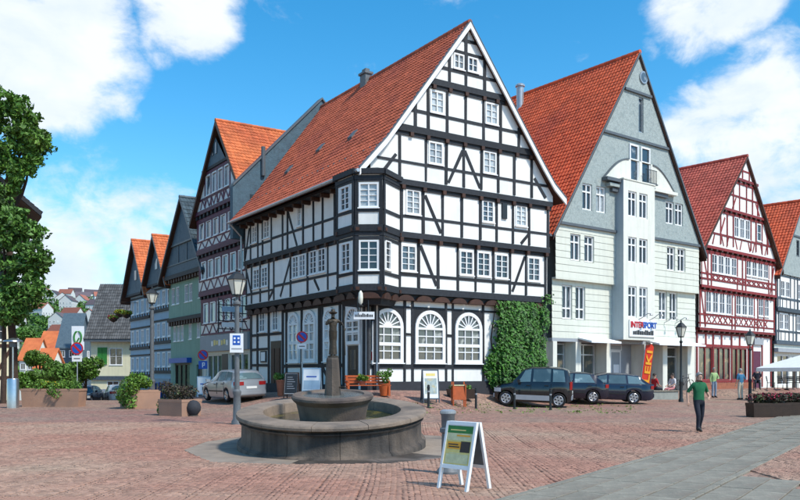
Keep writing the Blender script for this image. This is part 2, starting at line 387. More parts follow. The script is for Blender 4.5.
# ground sheet ----------------------------------------------------------------
xs = np.unique(np.concatenate([np.arange(-60, 60.1, 1.0), [-4000, -1500, -600, -300, -150, -90, 90, 150, 300, 600, 1500, 4000]]))
ys = np.unique(np.concatenate([np.arange(-12, 110.1, 1.0), [-4000, -1000, -200, -50, 150, 220, 320, 500, 900, 2000, 4000]]))
gx, gy = np.meshgrid(xs, ys)
gzv = gz_np(np.clip(gx, -120, 120), np.clip(gy, -50, 140))
n0, n1 = gx.shape
gv = np.stack([gx.ravel(), gy.ravel(), gzv.ravel()], 1)
gf = [(r * n1 + c, r * n1 + c + 1, (r + 1) * n1 + c + 1, (r + 1) * n1 + c) for r in range(n0 - 1) for c in range(n1 - 1)]
me = bpy.data.meshes.new('ground'); me.from_pydata(gv.tolist(), [], gf); me.materials.append(M['ground'])
me.polygons.foreach_set('use_smooth', [True] * len(gf))
ground = struct(link('ground', me))
# ------------------------------------------------------------------ building helpers
def clip_poly(p, conv):
    n = len(conv)
    for i in range(n):
        a, b = conv[i], conv[(i + 1) % n]; out = []
        def ins(q): return (b[0] - a[0]) * (q[1] - a[1]) - (b[1] - a[1]) * (q[0] - a[0]) >= -1e-9
        for k in range(len(p)):
            q, r = p[k], p[(k + 1) % len(p)]; iq, ir = ins(q), ins(r)
            if iq: out.append(q)
            if iq != ir:
                d1 = (b[0] - a[0]) * (q[1] - a[1]) - (b[1] - a[1]) * (q[0] - a[0]); d2 = (b[0] - a[0]) * (r[1] - a[1]) - (b[1] - a[1]) * (r[0] - a[0])
                t = d1 / (d1 - d2); out.append((q[0] + t * (r[0] - q[0]), q[1] + t * (r[1] - q[1])))
        p = out
        if len(p) < 3: return []
    return p
_wm = {}
def window_mesh(w, h, cols, rows, fr, mun, mul, arch, trans):
    key = (round(w, 2), round(h, 2), cols, rows, fr, mun, mul, arch, trans)
    if key in _wm: return _wm[key]
    m = MB(); g = MB(); hw = w / 2; hs = h - hw if arch else h          # hs: height of the straight part
    yo, yi, ym0, ym1 = -.055, .05, -.03, .012
    def loop(hw_, top, bot):
        if not arch: return [(-hw_, bot), (hw_, bot), (hw_, top), (-hw_, top)]
        r = hw_; return [(-hw_, bot), (hw_, bot)] + [(r * math.cos(t), hs + r * math.sin(t)) for t in [math.pi * k / 14 for k in range(15)]]
    o_ = loop(hw, h, 0); i_ = loop(hw - fr, h - fr, fr)
    n = len(o_); k0 = len(m.v)
    for L_, y in ((o_, yo), (i_, yo), (o_, yi), (i_, yi)): m.v += [(x, y, z) for x, z in L_]
    for k in range(n):
        j = (k + 1) % n
        for a, b in ((0, 1), (1, 3), (3, 2), (2, 0)):
            m.f.append((k0 + a * n + k, k0 + a * n + j, k0 + b * n + j, k0 + b * n + k)); m.m.append(0)
    g.quad(*[(x, .02, z) for x, z in loop(hw - fr * .6, h - fr * .6, fr * .6)])
    iw = w - 2 * fr; ztop = hs if arch else h - fr
    for c in range(1, cols):
        x = -iw / 2 + iw * c / cols; t = mul if (cols % 2 == 0 and c == cols // 2) or (cols == 3 and not arch) else mun
        m.box(x - t / 2, x + t / 2, ym0 - (.015 if t == mul else 0), ym1, fr, ztop)
    zs = [fr + (ztop - fr) * r / rows for r in range(1, rows)]
    for k, z in enumerate(zs):
        m.box(-iw / 2, iw / 2, ym0 + .004, ym1 - .001, z - mun / 2, z + mun / 2)
    if trans and not arch:
        z = fr + (ztop - fr) * trans; m.box(-iw / 2, iw / 2, ym0 - .02, ym1 + .002, z - mul / 2, z + mul / 2)
    if arch:
        m.box(-iw / 2, iw / 2, ym0 - .02, ym1 + .002, hs - mul / 2, hs + mul / 2)
        zt = fr + (hs - fr) * .45; m.box(-iw / 2, iw / 2, ym0 - .022, ym1 + .003, zt - mul / 2, zt + mul / 2)
        r0, r1 = .28 * hw, hw - fr * .5
        for k in range(1, 8):
            a = math.pi * k / 8; c_, s_ = math.cos(a), math.sin(a); t = mun * .55
            p = [(r0 * c_ - t * s_, hs + r0 * s_ + t * c_), (r0 * c_ + t * s_, hs + r0 * s_ - t * c_), (r1 * c_ + t * s_, hs + r1 * s_ - t * c_), (r1 * c_ - t * s_, hs + r1 * s_ + t * c_)]
            m.prism([(x, ym1, z) for x, z in p], [(x, ym0, z) for x, z in p])
        hp = [(r0 * math.cos(math.pi * k / 8), hs + r0 * math.sin(math.pi * k / 8)) for k in range(9)]
        m.prism([(x, ym1, z) for x, z in hp], [(x, ym0 - .005, z) for x, z in hp])
    s = MB(); s.box(-hw - .05, hw + .05, yo - .05, yi, -.05, -.002)
    _wm[key] = (m, g, s); return _wm[key]
_mesh_cache = {}
def shared(tagname, mb, matname):
    k = (id(mb), tagname, matname)
    if k not in _mesh_cache: _mesh_cache[k] = mb.mesh(tagname, matname)
    return _mesh_cache[k]
class F:
    """a flat face of a building: s runs left to right seen from outside, o outward, z up"""
    def __init__(s, house, ox=0, oy=0, ang=0.0):
        s.h, s.ox, s.oy, s.a = house, ox, oy, ang; s.c, s.s_ = math.cos(ang), math.sin(ang)
    def pt(s, a, o, z): return (s.ox + s.c * a + s.s_ * o, s.oy + s.s_ * a - s.c * o, z)
    def beam(s, s0, z0, s1, z1, w, m, o=0.0, proud=.04, back=.06, name='timber', parent=None):
        d = math.hypot(s1 - s0, z1 - z0); nx, nz = -(z1 - z0) / d * w / 2, (s1 - s0) / d * w / 2
        j = lambda: random.uniform(-.016, .016)
        P = [(s0 + nx + j(), z0 + nz + j()), (s0 - nx + j(), z0 - nz + j()), (s1 - nx + j(), z1 - nz + j()), (s1 + nx + j(), z1 + nz + j())]
        pr = proud + random.uniform(-.006, .006)
        b = MB(); b.prism([s.pt(x, o + pr, z) for x, z in P], [s.pt(x, o - back, z) for x, z in P]); return b.build(name, m, parent or s.h)
    def box(s, s0, s1, o0, o1, z0, z1, m, name, parent=None):
        b = MB(); b.prism([s.pt(s0, o1, z0), s.pt(s1, o1, z0), s.pt(s1, o1, z1), s.pt(s0, o1, z1)], [s.pt(s0, o0, z0), s.pt(s1, o0, z0), s.pt(s1, o0, z1), s.pt(s0, o0, z1)])
        return b.build(name, m, parent or s.h)
    def shape(s, poly, o0, o1, m, name, parent=None):
        b = MB(); b.prism([s.pt(x, o1, z) for x, z in poly], [s.pt(x, o0, z) for x, z in poly]); return b.build(name, m, parent or s.h)
    def wall(s, poly, holes, m, o=0.0, depth=.14, lap=0.0, row=.0, name='wall', parent=None):
        b = MB(); z_lo = min(p[1] for p in poly); z_hi = max(p[1] for p in poly); s_lo = min(p[0] for p in poly); s_hi = max(p[0] for p in poly)
        zs = {z_lo, z_hi}; ss = {s_lo, s_hi}
        for (a, c, z0, z1) in holes: ss |= {a, c}; zs |= {z0, z1}
        if row:
            k = z_lo
            while k < z_hi: zs.add(round(k, 4)); k += row
        zs = sorted(z for z in zs if z_lo <= z <= z_hi); ss = sorted(x for x in ss if s_lo <= x <= s_hi)
        def oo(z, top):
            if not row: return o
            f = ((z - z_lo) / row) % 1.0
            if top and (f < 1e-3 or f > .999): f = 1.0
            elif f > .999: f = 0.0
            return o + lap * (1 - f)
        for z0, z1 in zip(zs[:-1], zs[1:]):
            if z1 - z0 < 1e-3: continue
            for a, c in zip(ss[:-1], ss[1:]):
                ms, mz = (a + c) / 2, (z0 + z1) / 2
                if any(h[0] < ms < h[1] and h[2] < mz < h[3] for h in holes): continue
                p = clip_poly([(a, z0), (c, z0), (c, z1), (a, z1)], poly)
                if len(p) < 3: continue
                b.quad(*[s.pt(x, oo(z0, False) + (oo(z1, True) - oo(z0, False)) * (z - z0) / (z1 - z0), z) for x, z in p])
                if row and abs(oo(z0, False) - o - lap) < 1e-4:
                    b.quad(s.pt(a, o, z0), s.pt(c, o, z0), s.pt(c, o + lap, z0), s.pt(a, o + lap, z0))
        for (a, c, z0, z1) in holes:
            for q in (((a, z0), (c, z0)), ((c, z0), (c, z1)), ((c, z1), (a, z1)), ((a, z1), (a, z0))):
                (p0, q0), (p1, q1) = q; b.quad(s.pt(p0, o + lap, q0), s.pt(p1, o + lap, q1), s.pt(p1, o - depth - .05, q1), s.pt(p0, o - depth - .05, q0))
        return b.build(name, m, parent or s.h)
    def window(s, sc, z, w, h, cols=2, rows=3, o=0.0, glass='glass', frame='window_white', fr=.07, mun=.03, mul=.06, arch=False, trans=0, sill=True, name='window', parent=None, label=None):
        m, g, sl = window_mesh(w, h, cols, rows, fr, mun, mul, arch, trans)
        ob = link(name, shared(name, m, frame), parent or s.h, s.pt(sc, o, z), s.a)
        if glass == 'glass' and random.random() < .35: glass = random.choice(['glass_grey', 'glass_grey', 'glass_pale'])
        link('pane', shared('pane', g, glass), ob)
        if sill: link('sill', shared('sill', sl, frame), ob)
        if label: ob['label'] = label
        return ob
def rect(a, c, z0, z1): return [(a, z0), (c, z0), (c, z1), (a, z1)]
def hole(w): return (w[0] - w[2] / 2, w[0] + w[2] / 2, w[1], w[1] + w[3])
def storey(f, poly, wins, posts, rails, m, o, wallm='plaster', bw=.135, glass='glass', z0=None, z1=None, fit=None, wkw={}, depth=.08):
    f.wall(poly, [hole(w) for w in wins], wallm, o, depth)
    for w in wins:
        f.window(w[0], w[1], w[2], w[3], w[4] if len(w) > 4 else 2, w[5] if len(w) > 5 else 3, o - .02, w[6] if len(w) > 6 else glass, **wkw)
    def rng(x):
        if not fit: return z0, z1
        return z0, min(z1, fit(x))
    for x in posts:
        a, c = rng(x)
        if c - a > .15: f.beam(x, a, x, c, bw * random.uniform(.9, 1.12), m, o)
    for (a, c, z) in rails: f.beam(a, z, c, z, bw * .95, m, o, proud=.034)
def tiles(parent, P0, a, b, m, tw=.23, th=.29, keep=None, flip=1, name='roof_tiles', wave=.032):
    P0, a, b = Vector(P0), Vector(a), Vector(b); la, lb = a.length, b.length; an, bn = a / la, b / lb
    nrm = an.cross(bn)
    if nrm.z < 0: nrm = -nrm
    na, nb = max(1, int(la / tw)), max(1, int(round(lb / th))); tw, th = la / na, lb / nb
    prof = [(0, .2), (.18, .9), (.42, 1.0), (.66, .35), (.84, 0), (1.02, .15)]
    V, Fc = [], []
    for j in range(nb):
        for i in range(na):
            if keep and not keep((i + .5) * tw, (j + .5) * th): continue
            k = len(V); dz = random.uniform(-.004, .008); dj = random.uniform(-.008, .008)
            for (t, lift) in ((j * th - .05 + dj, .045), ((j + 1) * th + .02, .008)):
                for (x, w) in prof:
                    p = P0 + an * ((i + x) * tw) + bn * t + nrm * (lift + w * wave + dz); V.append(p[:])
            for (x, w) in prof:
                p = P0 + an * ((i + x) * tw) + bn * (j * th - .05 + dj) + nrm * .0; V.append(p[:])
            for q in range(5):
                Fc.append((k + q, k + q + 1, k + 6 + q + 1, k + 6 + q)); Fc.append((k + 12 + q, k + 12 + q + 1, k + q + 1, k + q))
    me = bpy.data.meshes.new(name); me.from_pydata(V, [], Fc); me.materials.append(M[m]); me.update()
    return stuff(link(name, me, parent))
def gable_roof(house, prof, y0, y1, m, sides, deck='timber_brown', th=.2, barge=None, bw=.3, bo=0.05, tile_th=.29, ridge='ridge_cap', tilekeep=None):
    """prof: (x, z) outer line from left eave over the ridge to right eave; ridge runs along y"""
    k = MB(); low = [(x, z - th * 1.5) for x, z in prof]
    loop = prof + low[::-1]
    k.prism([(x, y0, z) for x, z in loop], [(x, y1, z) for x, z in loop], caps=False)
    n = len(prof)
    for yy in (y0, y1):
        for i in range(n - 1): k.quad((prof[i][0], yy, prof[i][1]), (prof[i + 1][0], yy, prof[i + 1][1]), (low[i + 1][0], yy, low[i + 1][1]), (low[i][0], yy, low[i][1]))
    rf = k.build('roof', deck, house); ap = max(range(n), key=lambda i: prof[i][1])
    for i in range(n - 1):
        left = i < ap
        if ('L' in sides and left) or ('R' in sides and not left):
            lo, hi = (prof[i], prof[i + 1]) if left else (prof[i + 1], prof[i])
            tiles(rf, (lo[0], y0 - .03, lo[1]), (0, y1 - y0 + .03, 0), (hi[0] - lo[0], 0, hi[1] - lo[1]), m, th=tile_th, keep=tilekeep)
        else:
            q = MB(); q.prism([(prof[i][0], y0, prof[i][1] + .05), (prof[i + 1][0], y0, prof[i + 1][1] + .05), (prof[i + 1][0], y0, prof[i + 1][1] + .002), (prof[i][0], y0, prof[i][1] + .002)],
                              [(prof[i][0], y1, prof[i][1] + .05), (prof[i + 1][0], y1, prof[i + 1][1] + .05), (prof[i + 1][0], y1, prof[i + 1][1] + .002), (prof[i][0], y1, prof[i][1] + .002)])
            q.build('tile_field', m, rf)
    # ridge tiles as short half-round caps
    q = MB(); yy = y0 - .05; x0, z0 = prof[ap]
    while yy < y1:
        q.tube([(x0, yy, z0 + .02), (x0, yy + .42, z0 + .035)], .13, 8); yy += .40
    stuff(q.build('ridge_tiles', m, rf))
    if barge:
        for i in range(n - 1):
            (xa, za), (xb, zb) = prof[i], prof[i + 1]
            b = MB(); P = [(xa, za + .03), (xb, zb + .03), (xb, zb - bw * 1.25), (xa, za - bw * 1.25)]
            b.prism([(x, y0 - bo, z) for x, z in P], [(x, y0 + .001 - .001, z) for x, z in P]); b.build('bargeboard', barge, house)
    return rf
def core(house, x0, x1, y0, y1, z0, z1, m='cream', prof=None):
    b = MB()
    if prof:
        P = [(x0, z0), (x1, z0)] + prof
        b.prism([(x, y0, z) for x, z in P], [(x, y1, z) for x, z in P])
    else: b.box(x0, x1, y0, y1, z0, z1)
    return b.build('inner_wall', m, house)
def gutter(house, p, q, parent=None, m='zinc'):
    b = MB(); b.tube([p, q], .08, 8); return b.build('gutter', m, parent or house)
def at_slope(p0, p1, z):
    t = (z - p0[1]) / (p1[1] - p0[1]); return p0[0] + t * (p1[0] - p0[0])

# ================================================================== the corner house
H = thing('half_timbered_house', 'tall black and white timbered corner house with steep red roof and white gable boards', 'house', (CX, CY, 0), AG)
fg = F(H); fl = F(H, 0, 0, R(-90))
T = 'timber_black'
core(H, .5, 9.9, .5, 14.0, -1, 10.2, 'plaster')
roofP = [(-.95, 10.4), (.45, 11.95), (5.0, 18.0), (9.6, 12.05), (10.35, 11.15), (11.15, 10.5)]
def under(x):      # underside of the roof in the gable
    for (a, b) in zip(roofP[:-1], roofP[1:]):
        if a[0] <= x <= b[0]: return a[1] + (b[1] - a[1]) * (x - a[0]) / (b[0] - a[0]) - .16
    return 0
GABLE = [(-.2, 10.0), (10.55, 10.0), (10.55, 10.64), (5.0, 17.86), (-.2, 10.92)]
def gpoly(z0, z1, x0=-.2, x1=10.55): return clip_poly(rect(x0, x1, z0, z1), GABLE)
# ground floor, gable side
og = -.30
fg.wall(rect(-.0, 10.35, -1, 5.3), [], 'plaster', og)
fg.box(.02, 10.36, og - .02, og + .07, -1, 1.36, 'plinth_dark', 'plinth')
for (a, c) in ((.15, 1.78), (2.43, 4.12), (4.7, 6.32)):
    fg.box(a - .05, c + .05, og - .02, og + .035, 2.0, 4.66, T, 'window_surround')
    fg.window((a + c) / 2, 2.2, c - a, 2.42, 3, 4, og + .06, 'glass_grey', fr=.16, mun=.045, mul=.10, arch=True)
for x in (-.0, 1.90, 2.32, 4.22, 4.61, 6.44, 7.6, 8.8, 10.25): fg.beam(x, .9, x, 5.2, .11, T, og, proud=.05)
for (a, c) in ((.1, 6.6), (6.6, 10.3)): fg.beam(a, 2.05, c, 2.05, .20, T, og, proud=.045)
fg.beam(0, 4.72, 10.3, 4.72, .10, T, og, proud=.045)
for (a, c) in ((1.9, 2.32), (4.22, 4.61)): fg.beam(a, 3.5, c, 3.5, .11, T, og, proud=.043)
# ground floor, street side (positions run back from the corner)
fl.wall(rect(-14, 0, -1, 5.4), [], 'plaster', og)
fl.box(-14, .0, og - .02, og + .07, -1, 1.2, 'plinth_dark', 'plinth')
for (a, c) in ((8.87, 7.6), (7.1, 5.75), (4.93, 3.7)):
    fl.window(-(a + c) / 2, 2.3, a - c, 2.62, 2, 4, og + .05, 'glass_pale', fr=.17, mun=.05, mul=.11, arch=True)
fl.window(-2.06, 3.05, 1.36, 1.78, 2, 3, og + .06, 'glass', fr=.16, mun=.05, mul=.11, arch=True, name='fanlight', sill=False)
d = fl.box(-2.55, -1.55, og - .02, og + .05, 1.0, 3.0, 'wood_dark', 'door'); fl.box(-2.3, -1.8, og + .04, og + .062, 1.9, 2.8, 'glass', 'pane', d)
for x in (-2.66, -1.44): fl.box(x - .09, x + .09, og - .02, og + .085, 1.0, 3.12, 'window_white', 'door_jamb')
d = fl.box(-11.15, -9.85, og - .02, og + .03, .7, 3.5, 'wood_dark', 'door')
for x in (-10.85, -10.2): fl.box(x - .22, x + .22, og + .02, og + .055, 1.2, 3.1, 'timber_brown', 'door_panel', d)
for (sc, w) in ((-12.2, .8), (-10.45, .75)): fl.window(sc, 4.05, w, 1.1, 2, 3, og + .05, 'glass_grey')
fl.box(-12.45, -11.7, og, og + .07, 2.35, 3.0, 'sign_black', 'notice_case'); fl.box(-12.35, -11.8, og + .06, og + .082, 2.43, 2.92, 'sign_white', 'notice_sheet')
for x in (-13.85, -12.95, -11.4, -9.6, -9.15, -7.35, -5.45, -5.15, -3.35, -3.0, -1.15, -.25): fl.beam(x, .9, x, 5.25, .2, T, og, proud=.05)
fl.beam(-9.5, 2.12, -3.1, 2.12, .18, T, og, proud=.043); fl.beam(-9.5, 5.02, 0, 5.02, .12, T, og, proud=.043)
fl.beam(-13.9, 3.9, -9.7, 3.9, .15, T, og, proud=.043); fl.beam(-13.9, 2.2, -11.5, 2.2, .15, T, og, proud=.043); fl.beam(-13.9, 3.1, -11.5, 3.1, .15, T, og, proud=.043)
fl.beam(-5.1, 2.05, -4.2, 1.1, .15, T, og, proud=.04); fl.beam(-9.1, 4.0, -8.9, 4.0, .14, T, og)
# upper storeys, gable side
wins1 = [(1.92, 6.30, .82, 1.18, 2, 4), (5.2, 6.34, .80, 1.16, 2, 4), (6.24, 6.34, .80, 1.18, 2, 4), (7.36, 6.32, .82, 1.18, 2, 4), (9.45, 6.32, .82, 1.20, 2, 4)]
storey(fg, rect(1.3, 10.35, 5.3, 7.8), wins1, [1.42, 2.46, 3.55, 4.68, 5.74, 6.82, 7.88, 8.92, 10.22], [(1.4, 10.3, 6.16)], T, 0.0, z0=5.6, z1=7.65)
wins2 = [(2.08, 8.84, .78, 1.12, 2, 4, 'glass_pale'), (6.4, 8.93, .72, 1.05, 2, 4), (8.5, 8.95, .72, 1.03, 2, 4, 'glass_pale')]
storey(fg, rect(1.3, 10.4, 7.8, 10.15), wins2, [1.45, 2.62, 3.72, 4.82, 5.92, 6.92, 7.96, 9.02, 10.28], [(1.4, 10.35, 8.74)], T, .12, z0=8.05, z1=9.95)
wins3 = [(3.27, 11.24, .80, 1.02, 2, 3, 'glass_pale'), (6.44, 11.24, .80, 1.06, 2, 3, 'glass_pale')]
storey(fg, gpoly(10.15, 12.5), wins3, [1.3, 2.72, 3.86, 4.88, 5.93, 6.96, 7.98, 9.1], [(.15, 10.2, 11.12)], T, .20, z0=10.4, z1=12.35, fit=under)
wins4 = [(3.3, 13.55, .76, 1.02, 2, 3, 'glass_pale'), (6.5, 13.58, .76, 1.02, 2, 3, 'glass_pale')]
storey(fg, gpoly(12.5, 14.85), wins4, [2.1, 2.8, 3.86, 4.94, 6.0, 7.05, 8.2], [(1.75, 8.6, 13.46)], T, .27, z0=12.75, z1=14.7, fit=under)
wins5 = [(4.5, 15.78, .60, .72, 2, 2, 'glass_pale'), (5.32, 15.80, .60, .70, 2, 2, 'glass_grey')]
storey(fg, gpoly(14.85, 18), wins5, [3.95, 4.9, 6.02], [(3.3, 7.1, 15.66), (3.95, 6.4, 16.58), (4.5, 5.9, 17.2)], T, .33, z0=15.05, z1=17.7, fit=under, bw=.15)
for (a, za, c, zc, o) in ((2.55, 7.5, 3.45, 5.75, 0), (8.85, 7.5, 8.05, 5.75, 0), (2.72, 9.8, 3.62, 8.15, .12), (9.02, 8.66, 8.5, 8.1, .12), (4.82, 12.1, 3.98, 10.5, .2), (4.94, 12.1, 5.85, 10.5, .2),
                         (1.1, 11.4, .4, 10.5, .2), (9.3, 11.4, 10.05, 10.5, .2)):
    fg.beam(a, za, c, zc, .15, T, o, proud=.03)
fg.box(7.25, 7.55, .1, .2, 9.2, 9.95, 'iron', 'hatch_board')
def jetty(f, s0, s1, z, o_lo, o_hi, posts, m=T, joist='timber_brown', hgt=.23):
    f.box(s0, s1, o_lo - .1, o_hi + .05, z - .02, z + hgt, m, 'sill_beam'); f.box(s0, s1, o_lo - .1, o_lo + .045, z - .19, z - .021, m, 'head_beam')
    for x in posts: f.box(x - .09, x + .09, o_lo - .1, o_hi + .075, z - .19, z - .022, joist, 'joist_end')
jetty(fg, 1.4, 10.4, 7.80, 0, .12, [1.45, 2.5, 3.6, 4.7, 5.8, 6.85, 7.9, 8.95, 10.2])
jetty(fg, .2, 10.5, 10.12, .12, .20, [1.5, 2.65, 3.75, 4.85, 5.92, 6.94, 7.96, 9.0, 10.2])
jetty(fg, 1.05, 9.35, 12.48, .20, .27, [1.9, 2.8, 3.86, 4.9, 5.95, 7.0, 8.1, 9.0], hgt=.28)
jetty(fg, 2.85, 7.6, 14.82, .27, .33, [3.1, 4.0, 4.95, 6.0, 6.8, 7.4], hgt=.26)
fg.box(1.4, 10.4, og - .1, .05, 5.28, 5.58, T, 'sill_beam')
def scallops(f, s0, s1, n, z=4.92, o0=og, o1=.02, h=.30):
    w = (s1 - s0) / n
    for k in range(n):
        a = s0 + w * k + .05; c = a + w - .10
        P = [(a, z)] + [(a + (c - a) * t, z + h * math.sin(math.pi * t) ** .5) for t in [q / 10 for q in range(1, 10)]] + [(c, z)]
        f.shape(P, o0, o1, 'timber_brown', 'carved_bracket')
    f.box(s0, s1, o0 - .05, o1 - .16, z + .02, z + .36, T, 'head_beam')
scallops(fg, 1.3, 10.3, 9, 5.0, h=.25)
scallops(fl, -13.9, -1.5, 12, 5.08)
# upper storeys, street side
s1w = [(-12.45, 6.5, .85, 1.1, 2, 4, 'glass_grey'), (-11.35, 6.5, .85, 1.1, 2, 4, 'glass_grey'), (-7.5, 6.6, .72, 1.14, 2, 4), (-6.72, 6.6, .72, 1.14, 2, 4), (-5.55, 6.6, .80, 1.18, 2, 4), (-4.65, 6.6, .80, 1.18, 2, 4)]
storey(fl, rect(-14, -1.1, 5.4, 7.95), s1w, [-13.85, -13.1, -11.9, -10.75, -10.1, -8.05, -6.12, -4.02, -3.0], [(-13.9, -10.1, 6.25), (-10.1, -1.4, 6.42)], T, 0.0, z0=5.7, z1=7.75)
s2w = [(-12.5, 9.05, .75, .98, 2, 3, 'glass_pale'), (-10.85, 9.1, .8, .98, 2, 3, 'glass_pale'), (-6.85, 9.15, .5, 1.0, 1, 3, 'glass_pale')]
storey(fl, rect(-14, -1.1, 7.95, 10.45), s2w, [-13.85, -13.0, -12.0, -11.35, -10.2, -8.8, -8.2, -6.4, -5.3, -4.35, -3.15], [(-13.9, -10.2, 8.9), (-10.2, -1.4, 8.98)], T, .10, z0=8.2, z1=10.2)
for (a, za, c, zc, o) in ((-8.1, 7.6, -9.3, 5.8, 0), (-5.4, 6.35, -4.9, 5.75, 0), (-13.8, 7.5, -13.15, 6.3, 0), (-8.15, 10.1, -7.1, 8.2, .1), (-13.2, 10.0, -13.8, 8.3, .1), (-10.2, 6.2, -10.7, 5.8, 0)):
    fl.beam(a, za, c, zc, .15, T, o, proud=.03)
jetty(fl, -14, -1.0, 7.95, 0, .10, [-13.5 + .95 * k for k in range(13)])
fl.box(-14, -1.0, og - .1, .05, 5.38, 5.66, T, 'sill_beam')
fl.box(-14, -.9, .0, .62, 10.2, 10.32, T, 'eaves_board')
for k in range(13): fl.box(-13.6 + k * .98, -13.45 + k * .98, .1, .55, 10.02, 10.2, 'timber_brown', 'rafter_end')
# corner bay
B = [(0, 1.7), (-1.0, 1.3), (-1.0, -.25), (-.05, -.95), (1.45, 0)]
fb_ = []
for p, q in zip(B[:-1], B[1:]):
    fb_.append((F(H, p[0], p[1], math.atan2(q[1] - p[1], q[0] - p[0])), math.hypot(q[0] - p[0], q[1] - p[1])))
for k, (f, w) in enumerate(fb_):
    ws = {0: None, 1: .80, 2: .84, 3: .0}[k]
    for (z0, z1, zw, hw_, o) in ((5.3, 7.82, 6.12, 1.28, 0), (7.82, 10.2, 8.78, 1.06, .04)):
        wl_ = [(w / 2, zw, ws, hw_, 2, 4)] if ws else ([(w * .30, zw + .06, .55, hw_, 1, 4)] if k == 3 and z0 < 6 else [])
        f.wall(rect(0, w, z0, z1), [hole(q) for q in wl_], 'plaster', o, .08)
        for q in wl_: f.window(q[0], q[1], q[2], q[3], q[4], q[5], o - .02, 'glass')
        for x in (.07, w - .07): f.beam(x, z0 + .25, x, z1 - .02, .15, T, o)
        f.beam(.0, zw - .11, w, zw - .11, .14, T, o, proud=.038)
        f.beam(.0, zw + hw_ + .1, w, zw + hw_ + .1, .13, T, o, proud=.037)
        f.box(-.02, w + .02, -.1, o + .07, z0 - .05, z0 + .24, T, 'sill_beam')
        f.box(-.02, w + .02, -.1, o + .06, z1 - .22, z1 - .052, T, 'head_beam')
        for x in (.12, w - .12): f.box(x - .08, x + .08, -.1, o + .10, z0 - .02, z0 + .12, 'timber_brown', 'joist_end')
    n = 2 if w > 1.4 else 1
    scallops(f, .03, w - .03, n, 4.93, -.25, .03, .28)
    f.box(-.08, w + .08, -.2, .20, 10.2, 10.42, T, 'cornice')
q = MB(); lo = [(x * 1.14, y * 1.12, 10.42) for x, y in [(.1, 1.7)] + B[1:4] + [(1.6, .1)]]; hi = [(x * .45 + .2, y * .4 + .3, 10.72) for x, y in [(.1, 1.7)] + B[1:4] + [(1.6, .1)]]
q.prism(lo, hi); q.build('bay_roof', 'lead', H)
q = MB(); q.prism([(x, y, 4.7) for x, y in [(.3, 1.5), (-.75, 1.2), (-.75, -.15), (.0, -.7), (1.2, .1)]], [(x, y, 5.28) for x, y in [(.3, 1.6)] + B[1:]]); q.build('bay_base', T, H)
# corner post and door lantern bracket on the ground floor
for (x, y) in ((.33, .28),): 
    q = MB(); q.box(x - .14, x + .14, y - .14, y + .14, .8, 4.8); q.build('corner_post', T, H)
rf = gable_roof(H, roofP, -.50, 14.0, 'tile_red', 'L', barge='window_white', bw=.22, bo=.08, th=.11)
for i in range(len(roofP) - 1):       # dark verge line outside the white boards
    (xa, za), (xb, zb) = roofP[i], roofP[i + 1]
    b = MB(); P = [(xa, za + .10), (xb, zb + .10), (xb, zb + .035), (xa, za + .035)]; b.prism([(x, -.60, z) for x, z in P], [(x, -.40, z) for x, z in P]); b.build('verge_strip', 'lead', H)
gutter(H, (-1.05, -.6, 10.32), (-1.05, 14, 10.32))
b = MB(); b.tube([(-.98, 13.9, 10.25), (-.3, 13.95, 9.6), (-.22, 13.95, 1)], .06, 8); b.build('downpipe', 'zinc', H)
ch = MB(); ch.box(4.65, 5.05, 8.3, 8.9, 16.6, 18.45); ch.box(4.58, 5.12, 8.23, 8.97, 18.3, 18.42); ch.box(4.72, 4.98, 8.4, 8.8, 18.46, 18.62); ch.build('chimney', 'iron_grey', rf)
for (y, t) in ((3.9, .18), (7.6, .22), (10.4, .12)):      # small roof lights and vents
    x = .45 + 4.75 * t; z = 11.95 + 6.25 * t
    b = MB(); b.prism([(x - .05, y, z + .0), (x + .3, y, z + .46), (x + .25, y, z + .52), (x - .10, y, z + .12)], [(x - .05, y + .4, z + .0), (x + .3, y + .4, z + .46), (x + .25, y + .4, z + .52), (x - .10, y + .4, z + .12)]); b.build('roof_light', 'lead', rf)
b = MB()
for k in range(26): b.box(.05, .12, -.3 + k * .55, -.25 + k * .55, 11.52, 11.66)
stuff(b.build('snow_guards', 'lead', rf))
# slate-hung rear wing that stands a little above the red roof
W = thing('slate_fire_wall', 'blue grey slate hung wall rising behind the red roof of the corner house', 'wall', (CX, CY, 0), AG)
P = [(-.75, 9.5), (-.75, 12.5), (5.0, 18.5), (10, 13), (10, 9.5)]
q = MB(); q.prism([(x, 14.08, z) for x, z in P], [(x, 14.5, z) for x, z in P]); q.build('wall', 'slate_blue', W)
for (a, c) in ((P[1], P[2]), (P[2], P[3])):
    q = MB(); L_ = [(a[0], a[1] + .003), (c[0], c[1] + .003), (c[0], c[1] + .12), (a[0], a[1] + .12)]; q.prism([(x, 13.98, z) for x, z in L_], [(x, 14.62, z) for x, z in L_]); q.build('coping', 'lead', W)
q = MB(); q.tube([(1.1, 14.0, 13.3), (1.1, 14.0, 15.0)], .13, 8); q.build('flue_pipe', 'lead', W)

# ================================================================== houses down the left street
def street_house(name, label, far, width, wall_o=0.0):
    x, y = CL(-wall_o, far); return thing(name, label, 'house', (x, y, -.25), AG - math.pi / 2)
